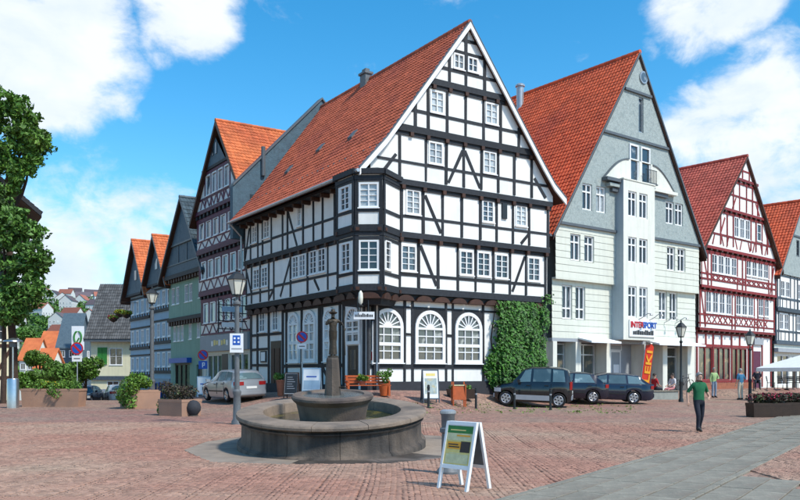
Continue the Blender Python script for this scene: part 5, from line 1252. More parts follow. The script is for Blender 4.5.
def stand(u, v): x, y = slopez(u, v); return (x, y, gz(x, y))
walk = dict(knl=(-.10, -.14, .50), anl=(-.10, -.10, .12), tol=(-.10, -.27, .09), hel=(-.10, -.06, .06), knr=(.10, .02, .49), anr=(.10, .17, .10), tor=(.11, .02, .03), her=(.10, .2, .07),
            ell=(-.30, .10, 1.14), wrl=(-.34, .02, .92), pal=(-.345, -.01, .85), elr=(.30, .06, 1.13), wrr=(.24, -.14, 1.02), par=(.20, -.18, .99))
wp = person('person', 'person in dark green top and black trousers walking across the cobbles', 'person', stand(699, 433), R(12), dict(top='cloth_green', legs='cloth_dark'), walk, 'hair_grey', False, 1.0, 1.12)
person('person', 'person in lime top and pale jeans standing before the shop windows', 'person', stand(714, 398), R(20), dict(top='cloth_lime', legs='cloth_jeans', long=True), dict(elr=(.27, -.05, 1.13), wrr=(.15, -.2, 1.1), par=(.1, -.23, 1.1)), 'hair_grey', False, 1.02, 1.1)
person('person', 'person in blue shirt and beige trousers seen by the red timbered house', 'person', stand(740.5, 400), R(200), dict(top='cloth_blue', legs='cloth_beige'), dict(ell=(-.28, .06, 1.12), wrl=(-.24, -.12, 1.0), pal=(-.2, -.16, .98)), 'hair_grey', False, 1.0, 1.1)
def sit(h=.48):
    dz = h - .80
    p = {k: (v[0], v[1], v[2] + dz) for k, v in JOINTS.items() if k in ('pel', 'spi', 'che', 'nek', 'hd0', 'hd1', 'hd2', 'shl', 'shr')}
    p.update(hil=(-.09, -.04, h + .07), hir=(.09, -.04, h + .07), knl=(-.12, -.44, h + .04), knr=(.12, -.44, h + .04), anl=(-.12, -.42, .09), anr=(.14, -.48, .09), tol=(-.13, -.58, .035), tor=(.15, -.64, .035), hel=(-.12, -.37, .04), her=(.14, -.43, .04),
             ell=(-.25, -.05, h + .32), wrl=(-.17, -.27, h + .20), pal=(-.15, -.33, h + .19), elr=(.25, -.05, h + .32), wrr=(.17, -.27, h + .20), par=(.15, -.33, h + .19)); return p
sb = stand(657, 399.5)
Sx = thing('concrete_bench', 'low grey concrete block bench used by two people beside the lamp post', 'bench', (sb[0] + .3, sb[1] + .2, sb[2]), R(25))
b = MB(); b.box(-.95, .95, -.28, .28, -.2, .43); b.build('block', 'kerb_stone', Sx); b = MB(); b.box(-1.0, 1.0, -.33, .33, .43, .49); b.build('seat_slab', 'slab', Sx)
for (dx, dy, rz, cl_, hr, lab, lh) in ((-.35, .1, R(115), dict(top='cloth_red', legs='cloth_dark'), 'hair_dark', 'person in red shirt sitting on the block seat near the banner', False), (.72, .3, R(-65), dict(top='cloth_white', legs='cloth_pink', shorts=True), 'hair_dark', 'person in white top sitting facing the one in red', True)):
    person('person', lab, 'person', (sb[0] + .3 + dx, sb[1] + .2 + dy, sb[2] + .02), rz, cl_, sit(.5), hr, lh)
xx = stand(757, 391.5)
person('person', 'person in dark clothes sitting outside the red house doorway', 'person', xx, R(-20), dict(top='cloth_dark', legs='cloth_dark'), sit(.46), 'hair_dark')
bc = thing('cafe_chair', 'dark cafe chair under the person in dark clothes', 'chair', xx, R(-20))
def chair(root, m='iron'):
    for sx in (-.2, .2):
        b = MB(); b.tube([(sx, -.2, 0), (sx, -.19, .42)], .014, 6); b.build('leg', m, root); b = MB(); b.tube([(sx, .24, 0), (sx, .2, .42), (sx, .28, .85)], .014, 6); b.build('leg', m, root)
    b = MB(); b.box(-.22, .22, -.22, .22, .41, .44); b.build('seat', m, root)
    for k in range(3): b = MB(); b.box(-.2, .2, .235 + .02 * k, .255 + .02 * k, .55 + .1 * k, .62 + .1 * k); b.build('back_slat', m, root)
chair(bc)
# bronze figure on the fountain pillar
st = person('statue', 'small bronze figure on the fountain pillar', 'statue', (FXc, FD - .0, 2.12), R(10), {}, dict(ell=(-.28, -.02, 1.2), wrl=(-.12, -.2, 1.28), pal=(-.06, -.24, 1.3), elr=(.33, .0, 1.28), wrr=(.40, -.12, 1.1), par=(.42, -.18, 1.04), knl=(-.07, -.03, .49), anl=(-.06, .02, .09), tol=(-.07, -.14, .04), hel=(-.06, .06, .04), knr=(.06, -.02, .49), anr=(.05, .02, .09), tor=(.06, -.14, .04), her=(.05, .06, .04)), bronze=True, scale=.60, girth=1.0)
b = MB(); b.lathe([(.11, 1.62), (.17, 1.66), (.18, 1.68), (.09, 1.72), (.07, 1.80)], 12, (0, 0, 0)); b.build('hat', 'bronze', st)
b = MB(); b.lathe([(.22, -.12), (.2, .0), (.12, .03)], 10); b.lathe([(.17, .05), (.15, .3), (.13, .6), (.17, .95)], 12, capt=False); b.tube([(.42, -.18, 1.04), (.44, -.2, .3), (.45, -.2, .02)], .022, 6); b.tube([(.42, -.18, 1.04), (.41, -.16, 1.75)], .022, 6); b.build('cloak', 'bronze', st)

# ================================================================== cars
def interp(tab, x):
    for (a, va), (b_, vb) in zip(tab[:-1], tab[1:]):
        if x <= b_:
            t = (x - a) / (b_ - a) if b_ > a else 0; t = max(0, t); t2 = t * t * (3 - 2 * t) * .4 + t * .6; return va + (vb - va) * t2
    return tab[-1][1]
def car(name, label, loc, rz, L_, Wd, belt, roof, wheels, wr, paint, pillars, pitch=0.0, roll=0.0, trim=None, group=None, roof_w=.72, rear_rake=None):
    """x forward is -x: nose at x=0, tail at x=L. belt, roof: tables of (x, z); greenhouse where roof > belt"""
    c = thing(name, label, 'car', loc, rz, group); c.rotation_euler = (roll, pitch, rz)
    fx_, fy_ = loc[0] + wheels[0] * math.cos(rz), loc[1] + wheels[0] * math.sin(rz); rx_, ry_ = loc[0] + wheels[1] * math.cos(rz), loc[1] + wheels[1] * math.sin(rz)
    zf, zr = gz(fx_, fy_), gz(rx_, ry_); pitch = max(-R(2.2), min(R(2.2), math.atan2(zf - zr, wheels[1] - wheels[0]))); mx_, my_ = (fx_ + rx_) / 2, (fy_ + ry_) / 2
    tl, tr_ = gz(mx_ + .75 * math.sin(rz), my_ - .75 * math.cos(rz)), gz(mx_ - .75 * math.sin(rz), my_ + .75 * math.cos(rz)); roll = max(-R(2), min(R(2), math.atan2(tr_ - tl, 1.5)))
    c.location = (loc[0], loc[1], (zf + zr) / 2 + (wheels[0] + wheels[1]) / 2 * math.sin(pitch) + .01); c.rotation_euler = Matrix.Rotation(rz, 4, 'Z').to_3x3().to_4x4().__matmul__(Matrix.Rotation(pitch, 4, 'Y')).__matmul__(Matrix.Rotation(roll, 4, 'X')).to_euler()
    hw = Wd / 2; xs_ = sorted(set([L_ * k / 70 for k in range(71)] + [w + wr * 1.16 * t for w in wheels for t in (-1, -.95, -.8, -.55, -.3, 0, .3, .55, .8, .95, 1)] + [r[0] for r in roof] + [b_[0] for b_ in belt]))
    def plan(x): 
        e = min(x, L_ - x); return hw * (1 - .22 * max(0, 1 - e / .45) ** 2.2)
    def zb(x):
        z = .20 + .10 * max(0, 1 - min(x, L_ - x) / .3) ** 2
        for w in wheels:
            d_ = abs(x - w); R_ = wr * 1.16
            if d_ < R_: z = max(z, wr + math.sqrt(R_ * R_ - d_ * d_) * .98)
        return z
    def sec(x):
        p = plan(x); b_ = interp(belt, x); r = max(b_ + .02, interp(roof, x)); z0 = zb(x); f = min(1, (r - b_) / .35); rwid = p * (1 - (1 - roof_w) * f)
        zm = max(z0 + .02, (z0 * .45 + b_ * .55))
        return [(x, 0, z0), (x, -p * .93, z0), (x, -p * .985, max(z0 + .015, .34)), (x, -p, zm), (x, -p * .965, b_ - .05 if b_ - .05 > zm else zm + .01), (x, -p * .93, b_ + .005), (x, -(rwid * .985 if f > .05 else p * .80), r - .05 * f), (x, -rwid * .86 if f > .05 else -p * .5, r - .005), (x, 0, r + .02 * f)]
    S = [sec(x) for x in xs_]; b = MB()
    n = len(S[0])
    full = [s + [(x, -y, z) for x, y, z in s[-2:0:-1]] for s in S]; m_ = len(full[0])
    for s in full: b.v += s
    for i in range(len(full) - 1):
        for k in range(m_): b.f.append((i * m_ + k, i * m_ + (k + 1) % m_, (i + 1) * m_ + (k + 1) % m_, (i + 1) * m_ + k)); b.m.append(0)
    b.f.append(tuple(range(m_))); b.m.append(0); b.f.append(tuple((len(full) - 1) * m_ + k for k in range(m_ - 1, -1, -1))); b.m.append(0)
    body = b.build('body', paint, c, True)
    b = MB(); b.box(.35, L_ - .3, -hw * .72, hw * .72, .17, .45); b.build('underbody', 'plastic_black', c)
    def side(x, t, off):      # point on the side glass
        s = sec(x); a, d_ = Vector(s[5]), Vector(s[6]); p = a.lerp(d_, t); nrm = Vector((0, -1, .35)).normalized(); return p + nrm * off
    for (x0, x1, x0t, x1t) in pillars:
        for sg in (-1, 1):
            b = MB(); N = 6; rows = []
            for t in (.06, .5, .94):
                a0 = x0 + (x0t - x0) * t; a1 = x1 + (x1t - x1) * t; rows.append([side(a0 + (a1 - a0) * k / N, t, .012) for k in range(N + 1)])
            for r_ in range(2):
                for k in range(N):
                    P = [rows[r_][k], rows[r_][k + 1], rows[r_ + 1][k + 1], rows[r_ + 1][k]]; b.quad(*[(p.x, p.y * (1 if sg < 0 else -1), p.z) for p in P])
            b.build('side_window', 'glass_car', c)
    # windscreen and rear window follow the sloping ends of the greenhouse
    gi = [i for i, x in enumerate(xs_) if interp(roof, x) - interp(belt, x) > .06]; i0, i1 = gi[0], gi[-1]
    top = max(z for _, z in roof)
    ft = next(i for i in gi if interp(roof, xs_[i]) > top - .10); rt = [i for i in gi if interp(roof, xs_[i]) > top - .16][-1]
    for nm, (ia, ib) in (('windscreen', (i0, ft)), ('rear_window', (rt, i1))):
        b = MB(); idx = list(range(ia, ib + 1))
        for i, j in zip(idx[:-1], idx[1:]):
            for yy0, yy1 in ((-.86, -.4), (-.4, .4), (.4, .86)):
                def q(i_, f_): s = S[i_]; e = Vector(s[6]); m2 = Vector(s[8]); t = abs(f_); p = m2.lerp(e, t); return (p.x + (-.012 if nm == 'windscreen' else .012), (-1 if f_ < 0 else 1) * abs(p.y), p.z + .014)
                b.quad(q(i, yy0), q(i, yy1), q(j, yy1), q(j, yy0))
        if b.f: b.build(nm, 'glass_car', c)
    for w in wheels:
        for sg in (-1, 1):
            yo = sg * (hw * .985); wh = MB(); N = 22
            prof = [(wr * .62, .0), (wr * .90, .015), (wr, -.03), (wr, -.17), (wr * .6, -.2)]
            for (r, dy) in prof: wh.v += [(w + r * math.cos(2 * math.pi * k / N), yo + sg * dy, wr + r * math.sin(2 * math.pi * k / N)) for k in range(N)]
            for j in range(len(prof) - 1):
                for k in range(N): wh.f.append((j * N + k, j * N + (k + 1) % N, (j + 1) * N + (k + 1) % N, (j + 1) * N + k)); wh.m.append(0)
            wo = wh.build('wheel', 'rubber', c, True); rm = MB()
            rm.prism([(w + wr * .62 * math.cos(2 * math.pi * k / N), yo - sg * .035, wr + wr * .62 * math.sin(2 * math.pi * k / N)) for k in range(N)], [(w + wr * .62 * math.cos(2 * math.pi * k / N), yo - sg * .06, wr + wr * .62 * math.sin(2 * math.pi * k / N)) for k in range(N)]); rm.build('brake_disc', 'plastic_black', wo)
            rm = MB()
            for k in range(6):
                a = 2 * math.pi * k / 6 + .3; ca, sa = math.cos(a), math.sin(a); t = .038; r0, r1 = .03, wr * .63
                P = [(w + r0 * ca - t * sa, wr + r0 * sa + t * ca), (w + r0 * ca + t * sa, wr + r0 * sa - t * ca), (w + r1 * ca + t * 1.2 * sa, wr + r1 * sa - t * 1.2 * ca), (w + r1 * ca - t * 1.2 * sa, wr + r1 * sa + t * 1.2 * ca)]
                rm.prism([(x, yo - sg * .002, z) for x, z in P], [(x, yo - sg * .034, z) for x, z in P])
            rm.tube([(w + wr * .63 * math.cos(2 * math.pi * k / N), yo - sg * .005, wr + wr * .63 * math.sin(2 * math.pi * k / N)) for k in range(N + 1)], .018, 6, False); rm.build('rim', 'alloy', wo)
    zl = interp(belt, .15); zt = interp(belt, L_ - .1)
    for sg in (-1, 1):
        def lampo(nm, x0, x1, z0, z1, m, ex=.012):
            b = MB(); N = 4; P0, P1 = [], []
            for k in range(N + 1):
                x = x0 + (x1 - x0) * k / N; p = plan(x) * 1.0 + ex; P0.append((x, sg * p, z0)); P1.append((x, sg * p, z1))
            for k in range(N): b.quad(P0[k], P0[k + 1], P1[k + 1], P1[k])
            xe = x0 if x0 < L_ / 2 else x1; ye = plan(xe); b.quad((xe + (-ex if xe < 1 else ex), sg * ye, z0), (xe + (-ex if xe < 1 else ex), sg * ye * .55, z0), (xe + (-ex if xe < 1 else ex), sg * ye * .55, z1), (xe + (-ex if xe < 1 else ex), sg * ye, z1)); b.build(nm, m, c)
        lampo('headlight', .0, .32, zl - .22, zl - .04, 'lamp_clear'); lampo('tail_light', L_ - (.10 if rear_rake else .17), L_, zt - .30 if rear_rake else zt - .22, zt + (.06 if rear_rake else -.05), 'lamp_red')
        b = MB(); x0 = pillars[0][0] + .12; p = plan(x0); z = interp(belt, x0); b.box(x0 - .06, x0 + .05, sg * (p + .02), sg * (p + .20), z + .02, z + .15); b.build('wing_mirror', paint if trim is None else 'plastic_black', c)
        for xh in [ (p_[0] + p_[1]) / 2 + .22 for p_ in pillars[:2]]:
            b = MB(); z = interp(belt, xh) - .13; p = plan(xh); b.box(xh - .09, xh + .09, sg * (p * .985), sg * (p * .985 + .035), z, z + .03); b.build('door_handle', 'plastic_black', c)
        for (a, d_, z0, z1, m) in ([(wheels[0] + wr * 1.25, wheels[1] - wr * 1.25, .28, .50, trim)] if trim else [(wheels[0] + wr * 1.25, wheels[1] - wr * 1.25, .46, .52, 'plastic_black')]):
            b = MB(); b.quad(*[(x, sg * (plan(x) * .995 + .012), z) for x, z in ((a, z0), (d_, z0), (d_, z1), (a, z1))]); b.quad(*[(x, sg * (plan(x) * .9), z1 + (.0)) if k > 1 else (x, sg * (plan(x) * .995 + .012), z1) for k, x in enumerate((a, d_, d_, a))]); b.build('side_moulding', m, c)
        for x in [p_[1] + .03 for p_ in pillars[:2]]:
            b = MB(); pl = plan(x) * 1.001 + .004; b.box(x - .006, x + .006, sg * (pl - .05), sg * pl, .36, interp(belt, x) - .04); b.build('door_seam', 'plastic_black', c)
    for (xb, s_) in ((-.03, -1), (L_ - .07, 1)):
        b = MB(); b.box(xb, xb + .10, -hw * .80, hw * .80, .34, .52); b.build('bumper', trim or paint, c)
    b = MB(); b.box(L_ - .0, L_ + .022, -.26, .26, .60, .71); b.build('number_plate', 'plate', c); b = MB(); b.box(-.05, -.028, -.26, .26, .40, .51); b.build('number_plate', 'plate', c)
    return c
def park(u, v, rz): x, y = slopez(u, v); return (x, y, gz(x, y))
# black minivan: nose to the left
va = R(-13)
Lv = 3.45
def place(u, v, xw, rz):      # put the wheel at xw over the ground seen at (u, v)
    x, y = slopez(u, v); return (x - xw * math.cos(rz), y - xw * math.sin(rz), gz(x, y))
p0 = place(559, 407, 2.88, va)
car('minivan', 'black minivan with silver lower sides parked in front of the ivy', (p0[0], p0[1], p0[2] + .02), va, Lv, 1.74, [(0, .74), (.35, .92), (.85, 1.02), (2.0, 1.06), (Lv, 1.10)], [(0, .74), (.5, .95), (.72, 1.0), (1.35, 1.66), (1.65, 1.74), (2.4, 1.77), (3.0, 1.73), (3.22, 1.66), (3.42, 1.12), (Lv, 1.02)],
    (.55, 2.88), .315, 'car_black', [(1.0, 1.62, 1.4, 1.65), (1.72, 2.5, 1.75, 2.5), (2.6, 3.15, 2.6, 3.06)], pitch=R(2.0), trim='car_trim', roof_w=.80, rear_rake=True)
va = R(-4); p1_ = place(590, 404, 2.95, va)
car('hatchback_car', 'small navy hatchback parked between the minivan and the blue estate', p1_, va, 3.7, 1.66, [(0, .66), (.4, .80), (.95, .88), (2.2, .91), (3.7, .96)], [(0, .66), (.6, .82), (.98, .89), (1.65, 1.36), (1.95, 1.43), (2.6, 1.43), (3.0, 1.36), (3.45, .99), (3.7, .9)],
    (.68, 2.95), .30, 'car_navy', [(1.15, 1.95, 1.72, 2.0), (2.05, 3.05, 2.1, 2.78)], pitch=R(1.5))
va = R(-3); p2_ = place(629.5, 403.5, 3.62, va)
car('estate_car', 'dark blue estate car with roof rails parked nearest the red banner', p2_, va, 4.6, 1.76, [(0, .62), (.5, .78), (1.2, .88), (2.6, .92), (4.6, .97)], [(0, .62), (.7, .82), (1.18, .89), (1.95, 1.36), (2.3, 1.43), (3.2, 1.44), (3.85, 1.38), (4.35, 1.02), (4.6, .9)],
    (.82, 3.62), .315, 'car_blue', [(1.4, 2.3, 2.02, 2.34), (2.4, 3.25, 2.44, 3.22), (3.35, 4.2, 3.32, 3.8)], pitch=R(1.2))
# silver estate seen from behind, nose pointing down the street
hd = math.atan2(Ly, Lx) + math.pi     # +x of the car points back towards us
sx_, sy_ = slopez(236, 402); 
tail = (sx_ + .3, sy_); p3_ = (tail[0] - 3.3 * math.cos(hd) - .0, tail[1] - 3.3 * math.sin(hd))
hd2 = hd
car('estate_car', 'silver estate car parked beside the timbered corner house', (p3_[0], p3_[1], gz(p3_[0] + 1.5 * math.cos(hd), p3_[1] + 1.5 * math.sin(hd))), hd, 4.45, 1.74, [(0, .66), (.5, .80), (1.1, .90), (2.5, .94), (4.45, .98)], [(0, .66), (.7, .84), (1.1, .91), (1.85, 1.40), (2.2, 1.48), (3.2, 1.48), (3.9, 1.42), (4.28, 1.04), (4.45, .95)],
    (.80, 3.45), .31, 'car_silver', [(1.35, 2.25, 1.95, 2.28), (2.35, 3.15, 2.4, 3.12), (3.25, 4.05, 3.22, 3.75)])
far = [(85, 398, 60, 'car_blue', 'dark blue car far down the street below the round parking sign', R(95)), (104, 397, 66, 'car_trim', 'beige grey car far down the street left of the bushy planter', R(100)), (117, 392, 62, 'car_white', 'pale blue white car just left of the bushy planter', R(-62))]
for (u, v, d, m, lab, rz) in far:
    x = (u - 400) / 820 * d; g = gz(x, d)
    car('parked_car', lab, (x - 2 * math.cos(rz), d - 2 * math.sin(rz), g), rz, 4.2, 1.7, [(0, .66), (.5, .80), (1.1, .90), (2.5, .94), (4.2, .98)], [(0, .66), (.7, .84), (1.1, .91), (1.8, 1.38), (2.1, 1.45), (3.0, 1.45), (3.6, 1.38), (4.0, 1.02), (4.2, .95)], (.75, 3.3), .31, m, [(1.35, 2.25, 1.9, 2.25), (2.35, 3.4, 2.4, 3.2)])
# ================================================================== street furniture
def street_lamp(label, u, v, h, head=.27, post_r=.075, d=None, style='iron_grey', arm=0):
    if d: x, y = (u - 400) / 820 * d, d
    else: x, y = slopez(u, v)
    L_ = thing('street_lamp', label, 'street lamp', (x, y, gz(x, y)), R(20)); b = MB()
    b.lathe([(post_r * 2.1, -.3), (post_r * 2.1, .12), (post_r * 1.5, .2), (post_r * 1.35, .95), (post_r * 1.6, 1.0), (post_r * 1.6, 1.08), (post_r, 1.14), (post_r * .85, h - .95), (post_r * 1.4, h - .9), (post_r * 1.4, h - .84), (post_r * .6, h - .78), (post_r * .5, h - .62)], 14); b.build('post', style, L_, True)
    b = MB(); n = 6
    def ring(r, z): return [(r * math.cos(2 * math.pi * k / n), r * math.sin(2 * math.pi * k / n), z) for k in range(n)]
    b.prism(ring(head * .52, h - .6), ring(head, h - .12)); b.build('lantern_glass', 'lantern_glass', L_)
    b = MB(); lo, hi = ring(head * .55, h - .6), ring(head * 1.03, h - .12)
    for p, q in zip(lo, hi): b.tube([p, q], .013, 6)
    for rg in (lo, hi): b.tube(rg + [rg[0]], .015, 6, False)
    b.tube([(0, 0, h - .64), (0, 0, h - .58)], head * .5, 8); b.build('lantern_frame', 'iron', L_)
    b = MB(); b.prism(ring(head * 1.15, h - .12), ring(head * .55, h + .06)); b.prism(ring(head * .55, h + .062), ring(head * .16, h + .14)); b.lathe([(.03, h + .14), (.05, h + .19), (.02, h + .24), (.005, h + .30)], 8); b.build('lantern_roof', 'iron', L_)
    return L_
l1 = street_lamp('tall lamp post with white and blue sign left of the fountain', 237, 425, 4.75, .29, .085)
sgp = thing('post_sign', 'white square sign with blue emblem fixed to the tall lamp post', 'sign', l1.location, R(6)); f = F(sgp)
z0 = EYE + (374 - 355) / 820 * l1.location[1]; z1 = EYE + (374 - 336) / 820 * l1.location[1]
f.box(-.21, .21, .12, .15, z0, z1, 'sign_white', 'plate'); f.box(-.12, .12, .151, .156, z0 + .24, z1 - .06, 'sign_blue', 'emblem')
for (a, c) in ((-.06, .06), (.06, .06), (-.06, -.06), (.06, -.06)): f.box(a - .03, a + .03, .157, .160, (z0 + z1) / 2 + .09 + c - .03, (z0 + z1) / 2 + .09 + c + .03, 'sign_white', 'emblem_mark')
f.box(-.16, .16, .151, .154, z0 + .1, z0 + .14, 'car_trim', 'text_line'); f.box(-.08, .08, .04, .119, z0 + .2, z0 + .24, 'zinc', 'clamp')
street_lamp('lamp post behind the bushy planter on the left', 152, 400, 5.75, .30, .11, d=43)
street_lamp('black lamp post beside the two seated people', 681, 402, 3.95, .27, .06, style='iron')
street_lamp('black lamp post before the red timbered house door', 750, 400, 3.6, .27, .06, style='iron')
street_lamp('small dark lamp post before the green plastered house', 191, 396, 3.2, .22, .05, style='iron')
def no_stopping(label, u, v, d, r, blue=False, rz=0.0, name='traffic_sign'):
    x, y, z = px(u, v, d); g = gz(x, y); t = thing(name, label, 'traffic sign', (x, y, g), rz); zc = z - g
    b = MB(); b.tube([(0, .04, -.2), (0, .04, zc + r)], .03, 8); b.build('post', 'zinc', t)
    def disc(rr, y0, m, nm):
        b = MB(); P = [(rr * math.cos(2 * math.pi * k / 28), zc + rr * math.sin(2 * math.pi * k / 28)) for k in range(28)]; b.prism([(x_, y0, z_) for x_, z_ in P], [(x_, y0 + .012, z_) for x_, z_ in P]); b.build(nm, m, t)
    disc(r, -.01, 'sign_red', 'red_ring'); disc(r * .78, -.016, 'sign_blue', 'blue_disc')
    b = MB(); a = r * .56; w = r * .12
    b.prism([(-a - w, -.021, zc + a - w), (-a + w, -.021, zc + a + w), (a + w, -.021, zc - a + w), (a - w, -.021, zc - a - w)], [(-a - w, -.016, zc + a - w), (-a + w, -.016, zc + a + w), (a + w, -.016, zc - a + w), (a - w, -.016, zc - a - w)]); b.build('red_bar', 'sign_red', t)
    if blue:
        b = MB(); b.box(-r * .85, r * .85, -.012, .0, zc - r * 2.7, zc - r * 1.15); b.build('blue_plate', 'sign_blue', t)
        b = MB(); b.box(-r * .15, r * .0, -.017, -.012, zc - r * 2.4, zc - r * 1.45); b.box(r * .0, r * .35, -.017, -.012, zc - r * 1.6, zc - r * 1.45); b.box(r * .0, r * .35, -.017, -.012, zc - r * 2.05, zc - r * 1.9); b.box(r * .25, r * .38, -.0172, -.012, zc - r * 2.0, zc - r * 1.5); b.build('mark', 'sign_white', t)
    else:
        b = MB(); b.box(-r * .8, r * .8, -.012, .0, zc - r * 2.1, zc - r * 1.15); b.build('info_plate', 'sign_white', t); b = MB(); b.box(-r * .5, r * .5, -.016, -.012, zc - r * 1.7, zc - r * 1.55); b.build('text_line', 'sign_black', t)
    return t
no_stopping('round red and blue no stopping sign above the long stone trough', 77, 348.5, 43.5, .33)
no_stopping('round no stopping sign with blue plate before the green plastered house', 203, 355, 46, .29, True)
no_stopping('round no stopping sign beside the black chalkboard at the corner house', 302, 337, 37.5, .26)
# stone troughs with plants
def trough(label, u, v, w, h, dep, rz, leafs, d=None, m='sandstone'):
    if d: x, y = (u - 400) / 820 * d, d
    else: x, y = slopez(u, v)
    t = thing('stone_trough', label, 'planter', (x, y, gz(x, y)), rz); b = MB()
    o, i_ = [(-w / 2, -dep / 2), (w / 2, -dep / 2), (w / 2, dep / 2), (-w / 2, dep / 2)], [(-w / 2 + .09, -dep / 2 + .09), (w / 2 - .09, -dep / 2 + .09), (w / 2 - .09, dep / 2 - .09), (-w / 2 + .09, dep / 2 - .09)]
    b.prism([(x_ * .96, y_ * .94, -.2) for x_, y_ in o], [(x_, y_, h - .1) for x_, y_ in o], False); b.prism([(x_ * 1.02, y_ * 1.02, h - .1) for x_, y_ in o], [(x_ * 1.02, y_ * 1.02, h) for x_, y_ in o], False)
    k = len(b.v); b.v += [(x_ * 1.02, y_ * 1.02, h) for x_, y_ in o] + [(x_, y_, h) for x_, y_ in i_] + [(x_, y_, h - .15) for x_, y_ in i_]
    for q in range(4): b.f += [(k + q, k + (q + 1) % 4, k + 4 + (q + 1) % 4, k + 4 + q), (k + 4 + q, k + 4 + (q + 1) % 4, k + 8 + (q + 1) % 4, k + 8 + q)]; b.m += [0, 0]
    b.build('trough', m, t); b = MB(); b.box(-w / 2 + .09, w / 2 - .09, -dep / 2 + .09, dep / 2 - .09, h - .3, h - .08); b.build('soil', 'soil', t)
    rr = np.random.RandomState(int(u)); k_ = 0
    for (mm, cs, per, size) in leafs:
        stuff(link('plants', leaf_mesh('plants', clump_points([(a, b_, h + c, r) for a, b_, c, r in cs], per, rr), size, mm, int(u) + k_), t)); k_ += 1
    return t
rr = random.Random(3)
R_ = lambda n, w, z, r: [(rr.uniform(-w, w), rr.uniform(-.25, .25), rr.uniform(0, z), r * rr.uniform(.7, 1.2)) for _ in range(n)]
trough('long sandstone trough of yellow green plants beside the steel heater', 54, 406.5, 2.7, .82, .8, R(-3), [('leaf_bright', R_(9, 1.2, .25, .26), 110, .06), ('leaf_tree', R_(8, 1.2, .15, .28) + [(.35, -.42, -.25, .25), (.1, -.42, -.12, .22)], 110, .06), ('petal_yellow', R_(5, 1.0, .3, .2), 16, .035)])
trough('sandstone planter with a bushy light green shrub spilling over its left side', 140, 408, 1.5, .80, .9, R(38), [('leaf_tree', [(-.55, -.3, .2, .5), (-.3, -.3, .45, .45), (-.7, -.3, -.3, .45), (-.1, 0, .4, .4), (-.85, -.35, -.1, .4), (.2, .1, .35, .35), (-.6, -.4, -.55, .35)], 200, .07), ('leaf_bright', [(-.4, -.4, .4, .4), (-.1, -.2, .5, .35), (-.6, -.5, .1, .4), (.3, 0, .3, .3)], 160, .06)])
trough('sandstone planter with brownish heather beside the tall lamp post', 180, 419, 1.25, .62, 1.0, R(-32), [('leaf_brown', [(-.2, .1, .25, .4), (.2, .1, .2, .35), (-.5, 0, .2, .35), (.0, -.2, .3, .35), (.35, .2, .3, .3), (-.45, -.3, .45, .3)], 210, .05), ('leaf_dark', [(-.75, -.1, -.2, .3), (-.6, .2, .25, .3), (-.75, -.2, -.45, .2)], 150, .05)], d=31)
bl = slopez(193, 416)
bo_ = thing('stone_ball', 'dark stone ball beside the heather planter', 'bollard', (bl[0], bl[1], gz(*bl))); b = MB(); b.lathe([(.02, .0), (.18, .06), (.28, .2), (.30, .32), (.26, .46), (.15, .57), (.0, .6)], 18); b.build('ball', 'plinth_dark', bo_, True); b = MB(); b.lathe([(.2, -.1), (.2, .04)], 14); b.build('foot', 'stone_dark', bo_)
# steel patio heater
hx = slopez(13, 408); pt_ = thing('patio_heater', 'polished steel patio heater under the dark green tree', 'heater', (hx[0], hx[1], gz(*hx)))
b = MB(); b.lathe([(.25, -.1), (.25, 1.25), (.23, 1.3), (.06, 1.32)], 24); b.build('housing', 'steel', pt_, True); b = MB(); b.lathe([(.035, 1.3), (.035, 2.75)], 12); b.build('pole', 'steel', pt_, True); b = MB(); b.lathe([(.13, 2.7), (.13, 2.92)], 16); b.build('burner', 'iron_grey', pt_)
b = MB(); b.lathe([(.42, 2.93), (.40, 2.98), (.2, 3.06), (.03, 3.1)], 28, capb=True); b.build('reflector', 'steel', pt_, True)
# A-boards
def a_board(label, loc, rz, w, h, faces, frame='frame_alu', lean=.16, legs=.12):
    t = thing('a_board', label, 'sign', loc, rz)
    for sg, nm in ((-1, 'front_panel'), (1, 'back_panel')):
        def tf(x, y, z): return (x, sg * (lean * (h + .1 - z) + y + .01), z)
        b = MB(); b.box(-w / 2, w / 2, -.012, .012, legs + .05, h, tf); pn = b.build(nm, 'sign_white' if sg < 0 else 'iron_grey', t)
        b = MB()
        for (x0, x1, z0_, z1_) in ((-w / 2 - .02, w / 2 + .02, h - .03, h + .02), (-w / 2 - .02, w / 2 + .02, legs + .02, legs + .07)): b.box(x0, x1, -.02, .024, z0_, z1_, tf)
        for x in (-w / 2, w / 2): b.box(x - .021, x + .021, -.022, .026, 0, h + .018, tf)
        b.build('frame', frame, pn)
        if sg < 0:
            for (x0, x1, z0_, z1_, m, nn) in faces:
                b = MB(); b.quad(*[tf(w * x, .016 + (.002 if nn != 'poster' else 0) + (.002 if nn == 'text_line' else 0), legs + .07 + (h - legs - .1) * z) for x, z in ((x0, z0_), (x1, z0_), (x1, z1_), (x0, z1_))]); b.build(nn, m, pn)
    return t
ax, ay = slopez(464, 490)
lines = [(-.30 + .05 * (k % 2), .02 + .05 * (k % 3), .18 + .055 * k, .20 + .055 * k, 'sign_ochre', 'text_line') for k in range(3)]
